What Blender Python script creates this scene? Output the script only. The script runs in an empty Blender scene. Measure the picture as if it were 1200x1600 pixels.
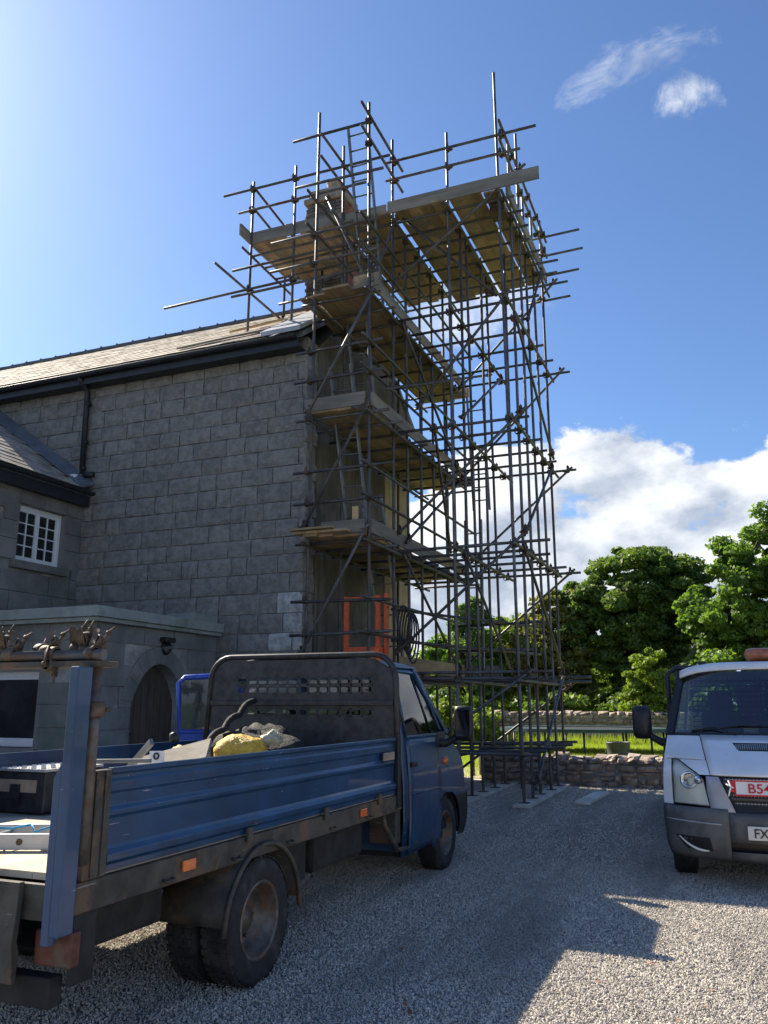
import bpy, bmesh, math, random
import numpy as np
from mathutils import Vector, Matrix, Euler
R = math.radians
rnd = random.Random(7)
S = bpy.context.scene
COL = S.collection

# ---------------------------------------------------------------- camera, light, exposure
cd = bpy.data.cameras.new('camera'); cam = bpy.data.objects.new('camera', cd); COL.objects.link(cam)
cam.location = (0, 0, 1.58); cam.rotation_euler = (R(103), 0, R(22.3))
cd.sensor_fit = 'VERTICAL'; cd.sensor_height = 24; cd.lens = 24 * 1290 / 1600
cd.clip_start = 0.05; cd.clip_end = 3000
S.camera = cam
SUN_EL, SUN_AZ = 38.4, 68.5            # azimuth measured from +Y towards -X
SKY_STRENGTH, SUN_STRENGTH, EXPOSURE = 0.066, 5.0, 1.05
sdir = Vector((-math.sin(R(SUN_AZ)) * math.cos(R(SUN_EL)), math.cos(R(SUN_AZ)) * math.cos(R(SUN_EL)), math.sin(R(SUN_EL))))
sl = bpy.data.lights.new('sun', 'SUN'); sl.energy = SUN_STRENGTH; sl.angle = R(0.5); sl.color = (1, .90, .74)
so = bpy.data.objects.new('sun', sl); COL.objects.link(so); so.location = (-30, 20, 40)
so.rotation_euler = sdir.to_track_quat('Z', 'Y').to_euler()
S.view_settings.view_transform = 'Standard'; S.view_settings.look = 'None'
S.view_settings.exposure = EXPOSURE; S.view_settings.gamma = 1; S.view_settings.use_curve_mapping = False

def build_world():
    w = bpy.data.worlds.new('World'); S.world = w; w.use_nodes = True
    nt = w.node_tree; N = nt.nodes; L = nt.links; N.clear()
    def n(t, **k):
        a = N.new(t)
        for q, v in k.items(): setattr(a, q, v)
        return a
    def m(op, a, b=None, clamp=False):
        x = n('ShaderNodeMath', operation=op, use_clamp=clamp)
        for i, v in enumerate((a, b)):
            if v is None: continue
            if isinstance(v, (int, float)): x.inputs[i].default_value = v
            else: L.new(v, x.inputs[i])
        return x.outputs[0]
    def sm(v, a, b):
        x = n('ShaderNodeMapRange', interpolation_type='SMOOTHSTEP'); L.new(v, x.inputs[0])
        x.inputs[1].default_value = a; x.inputs[2].default_value = b; return x.outputs[0]
    def mapping(src, sc, loc=(0, 0, 0)):
        x = n('ShaderNodeMapping'); L.new(src, x.inputs[0]); x.inputs['Scale'].default_value = sc; x.inputs['Location'].default_value = loc
        return x.outputs[0]
    def noise(src, scale, detail=6, rough=.55, dist=0.0):
        x = n('ShaderNodeTexNoise'); L.new(src, x.inputs['Vector']); x.inputs['Scale'].default_value = scale
        x.inputs['Detail'].default_value = detail; x.inputs['Roughness'].default_value = rough; x.inputs['Distortion'].default_value = dist
        return x.outputs[0]
    sky = n('ShaderNodeTexSky', sky_type='NISHITA'); sky.sun_disc = False
    sky.sun_elevation = R(SUN_EL); sky.sun_rotation = R(-SUN_AZ)
    sky.air_density = 1.0; sky.dust_density = .6; sky.ozone_density = 3.0
    tc = n('ShaderNodeTexCoord'); d = tc.outputs['Generated']
    sep = n('ShaderNodeSeparateXYZ'); L.new(d, sep.inputs[0]); z = sep.outputs[2]
    # cumulus bank round the horizon
    low = noise(d, 2.6, 2, .5)
    big = noise(mapping(d, (1, 1, 1.7), (3.1, 1.7, .2)), 5.2, 9, .56)
    fine = noise(mapping(d, (1, 1, 1.4), (7, 2, 1)), 16, 6, .6)
    den = m('ADD', m('ADD', m('MULTIPLY', big, 1.0), m('MULTIPLY', fine, .22)), m('MULTIPLY', low, .35))
    top = m("ADD", m("ADD", .55, m("MULTIPLY", z, 1.05)), m("MULTIPLY", sm(z, .28, .38), .35))          # threshold grows with height
    def lump(c, r0, r1, amp):
        c = Vector(c).normalized(); x = n('ShaderNodeVectorMath', operation='DOT_PRODUCT'); L.new(d, x.inputs[0]); x.inputs[1].default_value = c
        return m('MULTIPLY', sm(x.outputs['Value'], math.cos(r0), math.cos(r1)), amp)
    den = m('ADD', den, m('ADD', lump((.05, .96, .20), .26, .05, .13), lump((-.20, .95, .17), .24, .05, .09)))
    cum = sm(m("SUBTRACT", den, top), .0, .065)
    # thin broken veil a little higher
    veil = sm(noise(mapping(d, (1, 1, 2.6), (1.3, .4, .9)), 6.5, 8, .62, .4), .56, .80)
    vb = m('MULTIPLY', sm(z, .30, .38), m('SUBTRACT', 1, sm(z, .46, .56)))
    veil = m('MULTIPLY', m('MULTIPLY', veil, vb), .55)
    # two wisps high on the right
    def wisp(c, s, ang, thr, seed, amp):
        c = Vector(c).normalized()
        r = Vector((c.y, -c.x, 0)).normalized(); u = r.cross(c)
        a1 = (r * math.cos(ang) + u * math.sin(ang)); a2 = (-r * math.sin(ang) + u * math.cos(ang))
        def dot(v):
            x = n('ShaderNodeVectorMath', operation='DOT_PRODUCT'); L.new(d, x.inputs[0]); x.inputs[1].default_value = v; return x.outputs['Value']
        dx = m('DIVIDE', m('SUBTRACT', dot(a1), c.dot(a1)), s[0]); dy = m('DIVIDE', m('SUBTRACT', dot(a2), c.dot(a2)), s[1])
        fr = sm(dot(c), .5, .7)
        bend = m('ADD', dy, m('MULTIPLY', m('MULTIPLY', dx, dx), .55))
        rr = m('ADD', m('MULTIPLY', dx, dx), m('MULTIPLY', bend, bend))
        core = m('SUBTRACT', 1, rr)
        cmb = n('ShaderNodeCombineXYZ'); L.new(dx, cmb.inputs[0]); L.new(bend, cmb.inputs[1]); cmb.inputs[2].default_value = seed
        nn = noise(mapping(cmb.outputs[0], (1.0, .55, 1)), 1.9, 9, .66, .5)
        v = m('ADD', m('MULTIPLY', nn, 1.7), m('MULTIPLY', core, .8))
        return m('MULTIPLY', m('MULTIPLY', sm(v, thr, thr + .9), fr), amp)
    w1 = wisp(W1, (.105, .030), .14, 1.15, 2.2, .6)
    w2 = wisp(W2, (.045, .032), -.05, 1.1, 5.3, .8)
    w3 = wisp(W3, (.12, .07), .1, 1.1, 8.1, .75)
    cl = m('MAXIMUM', m('MAXIMUM', cum, m('MULTIPLY', veil, .0)), m('MAXIMUM', w1, m('MAXIMUM', w2, w3)))
    so_ = sdir * .045
    big2 = noise(mapping(d, (1, 1, 1.7), (3.1 + so_.x, 1.7 + so_.y, .2 + so_.z * 1.7)), 5.2, 9, .56)
    body_ = sm(m('SUBTRACT', den, top), .0, .30)
    shade = m('ADD', m('SUBTRACT', .66, m('MULTIPLY', body_, .40)), m('MULTIPLY', m('SUBTRACT', big, big2), 6.0), True)
    cc = n('ShaderNodeMixRGB'); L.new(m('ADD', m('MULTIPLY', shade, .85), m('MULTIPLY', m('SUBTRACT', fine, .4), .8), True), cc.inputs[0])
    cc.inputs[1].default_value = (3.3, 3.9, 5.0, 1); cc.inputs[2].default_value = (8.3, 8.5, 8.7, 1)
    mx = n('ShaderNodeMixRGB'); L.new(cl, mx.inputs[0]); tn = n('ShaderNodeMixRGB', blend_type='MULTIPLY'); tn.inputs[0].default_value = 1; L.new(sky.outputs[0], tn.inputs[1]); tn.inputs[2].default_value = (.88, 1.04, 1.26, 1); L.new(tn.outputs[0], mx.inputs[1]); L.new(cc.outputs[0], mx.inputs[2])
    bg = n('ShaderNodeBackground'); bg.inputs[1].default_value = SKY_STRENGTH; L.new(mx.outputs[0], bg.inputs[0])
    out = n('ShaderNodeOutputWorld'); L.new(bg.outputs[0], out.inputs[0])
W1 = (-.035, .765, .643); W2 = (.009, .792, .610); W3 = (-.246, .855, .457)
build_world()

# ---------------------------------------------------------------- helpers
PW = {}
def put(o, parent=None, loc=(0, 0, 0)):
    """loc is a world position; parents are never rotated or scaled"""
    COL.objects.link(o); loc = Vector(loc); PW[o.name] = loc
    if parent is not None:
        o.parent = parent; o.location = loc - PW[parent.name]
    else: o.location = loc
    return o
def thing(name, label, cat, loc=(0, 0, 0), group=None):
    o = bpy.data.objects.new(name, None); o.empty_display_size = .1; put(o, None, loc)
    o['label'] = label; o['category'] = cat
    if group: o['group'] = group
    return o
def tag(o, label=None, cat=None, group=None, kind=None):
    if label: o['label'] = label
    if cat: o['category'] = cat
    if group: o['group'] = group
    if kind: o['kind'] = kind
    return o
class MB:
    """collects geometry (world coordinates) and links it as one mesh object"""
    def __init__(s): s.v = []; s.f = []; s.sm = []
    def add(s, vs, fs, smooth=False):
        b = len(s.v); s.v += [tuple(v) for v in vs]; s.f += [tuple(i + b for i in f) for f in fs]; s.sm += [smooth] * len(fs); return s
    def box(s, x0, x1, y0, y1, z0, z1):
        v = [(x, y, z) for z in (z0, z1) for y in (y0, y1) for x in (x0, x1)]
        return s.add(v, [(0, 2, 3, 1), (4, 5, 7, 6), (0, 1, 5, 4), (2, 6, 7, 3), (0, 4, 6, 2), (1, 3, 7, 5)])
    def bar(s, a, b, w, h, up=(0, 0, 1)):
        a = Vector(a); b = Vector(b); d = (b - a).normalized(); u = Vector(up)
        if abs(d.dot(u)) > .98: u = Vector((1, 0, 0))
        r = d.cross(u).normalized(); u = r.cross(d)
        v = [p + r * i * w / 2 + u * j * h / 2 for p in (a, b) for j in (-1, 1) for i in (-1, 1)]
        return s.add(v, [(0, 1, 3, 2), (4, 6, 7, 5), (0, 4, 5, 1), (2, 3, 7, 6), (0, 2, 6, 4), (1, 5, 7, 3)])
    def tube(s, pts, r, n=8, caps=True, closed=False):
        pts = [Vector(p) for p in pts]; rr = r if isinstance(r, (list, tuple)) else [r] * len(pts)
        vs = []; prev = None; m = len(pts)
        for i, p in enumerate(pts):
            if closed: d = (pts[(i + 1) % m] - pts[i - 1])
            else: d = pts[min(i + 1, m - 1)] - pts[max(i - 1, 0)]
            d = d.normalized()
            if prev is None:
                u = Vector((0, 0, 1)) if abs(d.z) < .9 else Vector((1, 0, 0)); a = d.cross(u).normalized()
            else: a = (prev - d * prev.dot(d)).normalized()
            prev = a; c = d.cross(a)
            for k in range(n):
                t = 2 * math.pi * k / n; vs.append(p + (a * math.cos(t) + c * math.sin(t)) * rr[i])
        fs = []
        for i in range(m if closed else m - 1):
            j = (i + 1) % m
            for k in range(n):
                fs.append((i * n + k, i * n + (k + 1) % n, j * n + (k + 1) % n, j * n + k))
        s.add(vs, fs, True)
        if caps and not closed:
            b = len(s.v) - len(vs)
            s.f.append(tuple(b + k for k in range(n))[::-1]); s.f.append(tuple(b + (m - 1) * n + k for k in range(n))); s.sm += [False, False]
        return s
    def lathe(s, c, axis, prof, n=24, smooth=True):
        """prof: (distance along axis, radius)"""
        c = Vector(c); ax = Vector(axis).normalized(); u = Vector((0, 0, 1)) if abs(ax.z) < .9 else Vector((1, 0, 0))
        a = ax.cross(u).normalized(); b = ax.cross(a)
        vs = [c + ax * h + (a * math.cos(2 * math.pi * k / n) + b * math.sin(2 * math.pi * k / n)) * r for h, r in prof for k in range(n)]
        fs = [(i * n + k, i * n + (k + 1) % n, (i + 1) * n + (k + 1) % n, (i + 1) * n + k) for i in range(len(prof) - 1) for k in range(n)]
        return s.add(vs, fs, smooth)
    def prism(s, poly, axis, a, b):
        """extrude a 2D polygon along axis 'x','y' or 'z' between a and b"""
        def P(p, t): return {'x': (t, p[0], p[1]), 'y': (p[0], t, p[1]), 'z': (p[0], p[1], t)}[axis]
        n = len(poly); vs = [P(p, a) for p in poly] + [P(p, b) for p in poly]
        return s.add(vs, [tuple(range(n))[::-1], tuple(range(n, 2 * n))] + [(i, (i + 1) % n, n + (i + 1) % n, n + i) for i in range(n)])
    def grid(s, fn, nu, nv, smooth=True):
        vs = [fn(i / nu, j / nv) for j in range(nv + 1) for i in range(nu + 1)]
        return s.add(vs, [(j * (nu + 1) + i, j * (nu + 1) + i + 1, (j + 1) * (nu + 1) + i + 1, (j + 1) * (nu + 1) + i) for j in range(nv) for i in range(nu)], smooth)
    def build(s, name, mat, parent=None, bevel=0, seg=2, solid=0, weld=False, T=None, origin=None, sub=0):
        me = bpy.data.meshes.new(name)
        vs = s.v if T is None else [tuple(T(Vector(v))) for v in s.v]
        o0 = Vector(origin) if origin is not None else (PW[parent.name] if parent is not None else None)
        if o0 is None:
            a = np.array(vs); o0 = Vector(((a[:, 0].min() + a[:, 0].max()) / 2, (a[:, 1].min() + a[:, 1].max()) / 2, a[:, 2].min()))
        me.from_pydata([(v[0] - o0.x, v[1] - o0.y, v[2] - o0.z) for v in vs], [], s.f)
        me.polygons.foreach_set('use_smooth', s.sm)
        bm = bmesh.new(); bm.from_mesh(me)
        if weld: bmesh.ops.remove_doubles(bm, verts=bm.verts, dist=1e-4)
        bmesh.ops.recalc_face_normals(bm, faces=bm.faces); bm.to_mesh(me); bm.free()
        me.materials.append(mat)
        o = bpy.data.objects.new(name, me); put(o, parent, o0)
        if solid: md = o.modifiers.new('t', 'SOLIDIFY'); md.thickness = solid; md.offset = 0
        if sub: md = o.modifiers.new('s', 'SUBSURF'); md.levels = sub; md.render_levels = sub
        if bevel: md = o.modifiers.new('b', 'BEVEL'); md.width = bevel; md.segments = seg; md.limit_method = 'ANGLE'; md.angle_limit = R(35)
        return o
def inst(name, mesh, parent, M, mat=None):
    o = bpy.data.objects.new(name, mesh); loc = M.to_translation(); COL.objects.link(o)
    if parent is not None:
        o.parent = parent; M = Matrix.Translation(-PW[parent.name]) @ M
    o.matrix_basis = M; PW[o.name] = loc
    if mat is not None:
        o.material_slots[0].link = 'OBJECT'; o.material_slots[0].material = mat
    return o
def TRS(loc, rot, sc): return Matrix.LocRotScale(Vector(loc), rot, Vector(sc))

# ---------------------------------------------------------------- materials
def mat(name, col, rough=.6, metal=0., var=.25, vs=3., col2=None, bump=.0, bs=40., rand=0., coords='Position', spec=.5, detail=6,
        stain=None, stain_st=None, stain_s=1.2, stain_lo=.5, stain_hi=.62, streak=None, coat=0., scratch=None, stretch=(1, 1, 1), island=False):
    m = bpy.data.materials.new(name); m.use_nodes = True; nt = m.node_tree; N = nt.nodes; L = nt.links
    b = N['Principled BSDF']; b.inputs['Roughness'].default_value = rough; b.inputs['Metallic'].default_value = metal
    b.inputs['Specular IOR Level'].default_value = spec; b.inputs['Coat Weight'].default_value = coat
    if coords == 'Position': src = N.new('ShaderNodeNewGeometry').outputs['Position']
    else: src = N.new('ShaderNodeTexCoord').outputs['Object']
    if stretch != (1, 1, 1):
        mp = N.new('ShaderNodeMapping'); mp.inputs['Scale'].default_value = stretch; L.new(src, mp.inputs[0]); src2 = mp.outputs[0]
    else: src2 = src
    def noise(s, sc, det=detail, r=.6):
        t = N.new('ShaderNodeTexNoise'); t.inputs['Scale'].default_value = sc; t.inputs['Detail'].default_value = det; t.inputs['Roughness'].default_value = r
        L.new(s, t.inputs['Vector']); return t.outputs[0]
    def ramp(f, lo, hi):
        t = N.new('ShaderNodeMapRange'); t.interpolation_type = 'SMOOTHSTEP'; t.inputs[1].default_value = lo; t.inputs[2].default_value = hi; L.new(f, t.inputs[0]); return t.outputs[0]
    def mix(f, a, c, blend='MIX'):
        t = N.new('ShaderNodeMixRGB'); t.blend_type = blend
        for i, q in enumerate((f, a, c)):
            if isinstance(q, (float, int)): t.inputs[i].default_value = q
            elif isinstance(q, tuple): t.inputs[i].default_value = (*q, 1)
            else: L.new(q, t.inputs[i])
        return t.outputs[0]
    c2 = col2 or tuple(c * (1 - var) for c in col)
    c1 = col if col2 else tuple(min(1, c * (1 + var)) for c in col)
    c = mix(ramp(noise(src2, vs), .3, .7), c2, c1)
    if rand:
        if island: rv = N.new('ShaderNodeNewGeometry').outputs['Random Per Island']
        else: rv = N.new('ShaderNodeObjectInfo').outputs['Random']
        mr = N.new('ShaderNodeMapRange'); L.new(rv, mr.inputs[0]); mr.inputs[3].default_value = 1 - rand; mr.inputs[4].default_value = 1 + rand
        cb = N.new('ShaderNodeCombineXYZ')
        for i in range(3): L.new(mr.outputs[0], cb.inputs[i])
        c = mix(1., c, cb.outputs[0], 'MULTIPLY')
    if stain_st:
        mq = N.new('ShaderNodeMapping'); mq.inputs['Scale'].default_value = stain_st; L.new(src, mq.inputs[0]); ssrc = mq.outputs[0]
    else: ssrc = src
    if stain: c = mix(ramp(noise(ssrc, stain_s, 8, .65), stain_lo, stain_hi), c, stain)
    if streak:
        mp = N.new('ShaderNodeMapping'); mp.inputs['Scale'].default_value = (5, 5, .35); L.new(src, mp.inputs[0])
        c = mix(ramp(noise(mp.outputs[0], 1.6, 7, .6), .48, .68), c, streak)
    if scratch:
        mp = N.new('ShaderNodeMapping'); mp.inputs['Scale'].default_value = (1.5, 1.5, 22); mp.inputs['Rotation'].default_value = (R(7), R(5), 0); L.new(src, mp.inputs[0])
        c = mix(ramp(noise(mp.outputs[0], 3.2, 3, .5), .72, .745), c, scratch)
        c = mix(ramp(noise(src, 34, 2, .5), .76, .78), c, scratch)
    L.new(c, b.inputs['Base Color'])
    if bump:
        bp = N.new('ShaderNodeBump'); bp.inputs['Strength'].default_value = 1; bp.inputs['Distance'].default_value = bump
        L.new(noise(src2, bs, 5, .65), bp.inputs['Height']); L.new(bp.outputs[0], b.inputs['Normal'])
    rr = N.new('ShaderNodeMapRange'); L.new(noise(src, 9, 4), rr.inputs[0]); rr.inputs[3].default_value = max(0, rough - .12); rr.inputs[4].default_value = min(1, rough + .12)
    L.new(rr.outputs[0], b.inputs['Roughness'])
    return m
def glass_mat(name, tint=(.55, .62, .6), refl=1.0, base=.06):
    m = bpy.data.materials.new(name); m.use_nodes = True; nt = m.node_tree; N = nt.nodes; L = nt.links; N.clear()
    o = N.new('ShaderNodeOutputMaterial'); t = N.new('ShaderNodeBsdfTransparent'); t.inputs[0].default_value = (*tint, 1)
    g = N.new('ShaderNodeBsdfGlossy'); g.inputs['Roughness'].default_value = .03; g.inputs[0].default_value = (.95, .97, 1, 1)
    f = N.new('ShaderNodeFresnel'); f.inputs[0].default_value = 1.5
    a = N.new('ShaderNodeMath'); a.operation = 'MULTIPLY_ADD'; a.inputs[1].default_value = refl; a.inputs[2].default_value = base; a.use_clamp = True; L.new(f.outputs[0], a.inputs[0])
    x = N.new('ShaderNodeMixShader'); L.new(a.outputs[0], x.inputs[0]); L.new(t.outputs[0], x.inputs[1]); L.new(g.outputs[0], x.inputs[2]); L.new(x.outputs[0], o.inputs[0])
    return m
def leaf_mat(name, c1, c2, trans=.35):
    m = bpy.data.materials.new(name); m.use_nodes = True; nt = m.node_tree; N = nt.nodes; L = nt.links; N.clear()
    o = N.new('ShaderNodeOutputMaterial'); d = N.new('ShaderNodeBsdfPrincipled'); d.inputs['Roughness'].default_value = .5; d.inputs['Specular IOR Level'].default_value = .35
    t = N.new('ShaderNodeBsdfTranslucent'); g = N.new('ShaderNodeNewGeometry')
    n1 = N.new('ShaderNodeTexNoise'); n1.inputs['Scale'].default_value = .55; n1.inputs['Detail'].default_value = 3; L.new(g.outputs['Position'], n1.inputs['Vector'])
    r = N.new('ShaderNodeMath'); r.operation = 'MULTIPLY_ADD'; L.new(g.outputs['Random Per Island'], r.inputs[0]); r.inputs[1].default_value = .55; L.new(n1.outputs[0], r.inputs[2])
    s = N.new('ShaderNodeMath'); s.operation = 'SUBTRACT'; L.new(r.outputs[0], s.inputs[0]); s.inputs[1].default_value = .28; s.use_clamp = True
    mx = N.new('ShaderNodeMixRGB'); L.new(s.outputs[0], mx.inputs[0]); mx.inputs[1].default_value = (*c1, 1); mx.inputs[2].default_value = (*c2, 1)
    mt = N.new('ShaderNodeMixRGB'); mt.blend_type = 'MULTIPLY'; mt.inputs[0].default_value = 1; L.new(mx.outputs[0], mt.inputs[1]); mt.inputs[2].default_value = (1.5, 1.6, .6, 1)
    L.new(mx.outputs[0], d.inputs['Base Color']); L.new(mt.outputs[0], t.inputs[0])
    x = N.new('ShaderNodeMixShader'); x.inputs[0].default_value = trans; L.new(d.outputs[0], x.inputs[1]); L.new(t.outputs[0], x.inputs[2]); L.new(x.outputs[0], o.inputs[0])
    return m
M = {}
M['stone'] = mat('grey_limestone', (.225, .215, .195), .92, var=.24, vs=11, bump=.014, bs=34, rand=.08, stain=(.29, .28, .25), stain_s=2.2, stain_lo=.5, stain_hi=.74)
M['stone_pale'] = mat('whitewashed_limestone', (.40, .40, .38), .9, var=.35, vs=8, bump=.01, bs=26, rand=.12)
M['stone_wing'] = mat('smooth_grey_ashlar', (.19, .187, .17), .9, var=.25, vs=1.6, bump=.006, bs=30, rand=.10, stain=(.13, .15, .125), stain_s=.7)
M['mortar'] = mat('lime_mortar', (.36, .345, .31), .95, var=.45, vs=1.5, bump=.008, bs=50, stain=(.215, .205, .185), stain_s=1.3, stain_lo=.38, stain_hi=.56)
M['render'] = mat('stained_lime_render', (.135, .12, .098), .93, var=.35, vs=1.3, bump=.01, bs=30, streak=(.075, .072, .065), stain=(.19, .165, .125), stain_s=.8)
M['plyboard'] = mat('fresh_lime_render', (.46, .36, .24), .9, var=.2, vs=2, bump=.003, bs=50, streak=(.30, .24, .17))
M['slate'] = mat('weathered_slate', (.43, .365, .285), .82, var=.3, vs=4, bump=.004, bs=30, rand=.3)
M['slate_wing'] = mat('brown_clay_slate', (.36, .31, .26), .75, var=.25, vs=4, bump=.004, bs=30, rand=.25)
M['ridge'] = mat('dark_ridge_tile', (.11, .105, .10), .7, var=.3, vs=6, bump=.004, bs=30, rand=.2)
M['black'] = mat('black_painted_timber', (.018, .021, .026), .45, var=.3, vs=5)
M['lead'] = mat('lead_sheet', (.42, .43, .45), .55, .2, var=.2, vs=4, bump=.004, bs=12)
M['leaddark'] = mat('old_lead_flashing', (.16, .18, .21), .5, .2, var=.25, vs=3, bump=.004, bs=12)
M['tube'] = mat('galvanised_tube', (.10, .098, .098), .5, .5, var=.35, vs=4, bump=.0015, bs=60, rand=.3, stain=(.12, .07, .045), stain_s=2.5, stain_lo=.50, stain_hi=.68)
M['coupler'] = mat('rusty_coupler', (.12, .085, .06), .65, .5, var=.4, vs=25, rand=.3)
M['board'] = mat('scaffold_board', (.30, .215, .12), .85, var=.4, vs=3, bump=.003, bs=30, rand=.32, stretch=(1, .22, 1), stain=(.20, .17, .13), stain_s=1.5)
M['toe'] = mat('weathered_toe_board', (.23, .205, .17), .88, var=.3, vs=3, bump=.003, bs=30, rand=.2, stretch=(.3, .3, 2))
M['sole'] = mat('dusty_sole_board', (.60, .54, .45), .9, var=.2, vs=4, bump=.003, bs=30, rand=.1)
M['newwood'] = mat('sawn_softwood', (.55, .38, .20), .8, var=.2, vs=3, bump=.002, bs=30, rand=.15, stretch=(.3, .3, 2))
M['ply'] = mat('pale_plywood_bed', (.56, .46, .33), .8, var=.25, vs=3, bump=.002, bs=40, stretch=(1, .2, 1), stain=(.30, .25, .19), stain_s=2)
M['oldalu'] = mat('dull_ladder_metal', (.20, .205, .21), .5, .6, var=.2, vs=6)
M['alu'] = mat('ladder_aluminium', (.46, .47, .48), .45, .6, var=.12, vs=6)
M['blue'] = mat('blue_truck_paint', (.010, .050, .125), .34, var=.3, vs=2.5, coat=.25, bump=.0008, bs=9, scratch=(.30, .34, .38), stain=(.030, .040, .050), stain_s=3.2, stain_lo=.56, stain_hi=.78)
M['bluedoor'] = mat('bright_blue_cab_paint', (.015, .07, .42), .3, var=.12, vs=2.5, coat=.4)
M['grime'] = mat('grimy_steel', (.075, .068, .055), .7, .2, var=.4, vs=6, bump=.002, bs=50, stain=(.16, .10, .06), stain_s=4, scratch=(.28, .27, .24))
M['chassis'] = mat('dirty_chassis', (.025, .024, .022), .8, var=.4, vs=8)
M['rubber'] = mat('tyre_rubber', (.022, .022, .022), .8, var=.3, vs=14, bump=.002, bs=60, stain=(.055, .05, .045), stain_s=6)
M['rim'] = mat('rusty_steel_rim', (.15, .13, .11), .55, .5, var=.4, vs=12, stain=(.20, .10, .05), stain_s=9)
M['plastic'] = mat('black_plastic', (.014, .014, .016), .45, var=.2, vs=10)
M['greyplastic'] = mat('faded_grey_plastic', (.085, .088, .092), .55, var=.22, vs=3, bump=.0008, bs=120, stain=(.13, .13, .125), stain_s=3)
M['white'] = mat('white_van_paint', (.80, .80, .79), .33, var=.07, vs=3, coat=.3, stain=(.5, .47, .43), stain_s=7, stain_lo=.64, stain_hi=.74)
M['whiteframe'] = mat('white_window_paint', (.78, .79, .8), .5, var=.06, vs=5)
M['chrome'] = mat('chrome', (.7, .7, .72), .12, 1, var=.05)
M['mirror'] = mat('mirror', (.16, .15, .15), .08, 1, var=.05)
M['amber'] = mat('amber_lens', (.75, .16, .02), .25, var=.15, vs=20, coat=.5)
M['dirtlamp'] = mat('muddy_tail_lamp', (.12, .035, .02), .5, var=.35, vs=16, stain=(.10, .07, .05), stain_s=8)
M['beacon'] = mat('faded_amber_beacon', (.42, .13, .05), .35, var=.25, vs=14, coat=.4)
M['red'] = mat('red_lens', (.4, .02, .015), .3, var=.15, vs=20)
M['platered'] = mat('plate_red', (.55, .02, .03), .5, var=.05)
M['platewhite'] = mat('plate_white', (.75, .77, .8), .5, var=.05)
M['plateyellow'] = mat('plate_cream', (.66, .66, .60), .5, var=.06)
M['platetext'] = mat('plate_black', (.02, .02, .02), .5, var=.05)
M['fabric'] = mat('dark_seat_fabric', (.03, .032, .036), .9, var=.3, vs=20)
M['pink'] = mat('pink_cloth', (.62, .10, .26), .85, var=.25, vs=9)
M['glass'] = glass_mat('car_glass', (.55, .64, .62), .8, .03)
M['wscreen'] = glass_mat('windscreen_glass', (.50, .60, .66), 1.0, .05)
M['winglass'] = glass_mat('house_window_glass', (.35, .38, .38), 1.2, .08)
M['lens'] = glass_mat('headlamp_lens', (.95, .95, .90), .6, .03)
M['reflector'] = mat('headlamp_reflector', (.86, .84, .74), .4, 0, var=.08)
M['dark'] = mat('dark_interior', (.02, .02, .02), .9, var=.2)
M['door'] = mat('brown_plank_door', (.075, .055, .04), .7, var=.3, vs=6, stretch=(1, 1, .2), bump=.002)
M['rubble'] = mat('rubble_sandstone', (.29, .22, .165), .92, var=.4, vs=7, bump=.012, bs=22, rand=.32, stain=(.33, .31, .28), stain_s=3)
M['cope'] = mat('pinkish_coping_stone', (.34, .27, .21), .9, var=.3, vs=8, bump=.012, bs=22, rand=.3)
M['brick'] = mat('red_chimney_brick', (.24, .10, .06), .9, var=.3, vs=8, bump=.004, bs=40, rand=.25)
M['greybrick'] = mat('sooty_grey_brick', (.13, .115, .10), .9, var=.3, vs=8, bump=.004, bs=40, rand=.2)
M['pot'] = mat('clay_pot', (.30, .24, .18), .8, var=.2, vs=8)
M['orange'] = mat('orange_paint', (.75, .12, .03), .5, var=.2, vs=8)
M['cable'] = mat('black_cable', (.02, .02, .02), .6)
M['bag'] = mat('yellow_mesh_bag', (.90, .50, .06), .45, var=.3, vs=16, bump=.03, bs=24)
M['tarp'] = mat('black_netting', (.018, .02, .018), .75, var=.4, vs=30, bump=.02, bs=40)
M['rope'] = mat('blue_rope', (.05, .35, .62), .7, var=.2, vs=40)
M['galvbin'] = mat('zinc_bin', (.09, .092, .09), .55, .6, var=.3, vs=9, bump=.003, bs=25)
M['tramp'] = mat('trampoline_pad', (.025, .06, .065), .6, var=.3, vs=6)
M['trampmat'] = mat('trampoline_mat', (.02, .02, .022), .8)
M['bark'] = mat('tree_bark', (.085, .07, .055), .95, var=.4, vs=6, bump=.03, bs=14)
M['steel'] = mat('dark_steel', (.05, .05, .052), .5, .6, var=.3, vs=12)
M['leaf_dark'] = leaf_mat('sycamore_leaves', (.06, .11, .03), (.17, .24, .06), .45)
M['leaf_brown'] = leaf_mat('bronze_leaves', (.09, .11, .03), (.28, .27, .08), .45)
M['leaf_mid'] = leaf_mat('maple_leaves', (.085, .155, .035), (.19, .29, .065), .48)
M['leaf_yellow'] = leaf_mat('young_yellow_leaves', (.13, .19, .025), (.26, .33, .05), .45)
M['leaf_far'] = leaf_mat('mixed_hedge_leaves', (.10, .165, .04), (.28, .36, .09), .48)

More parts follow.
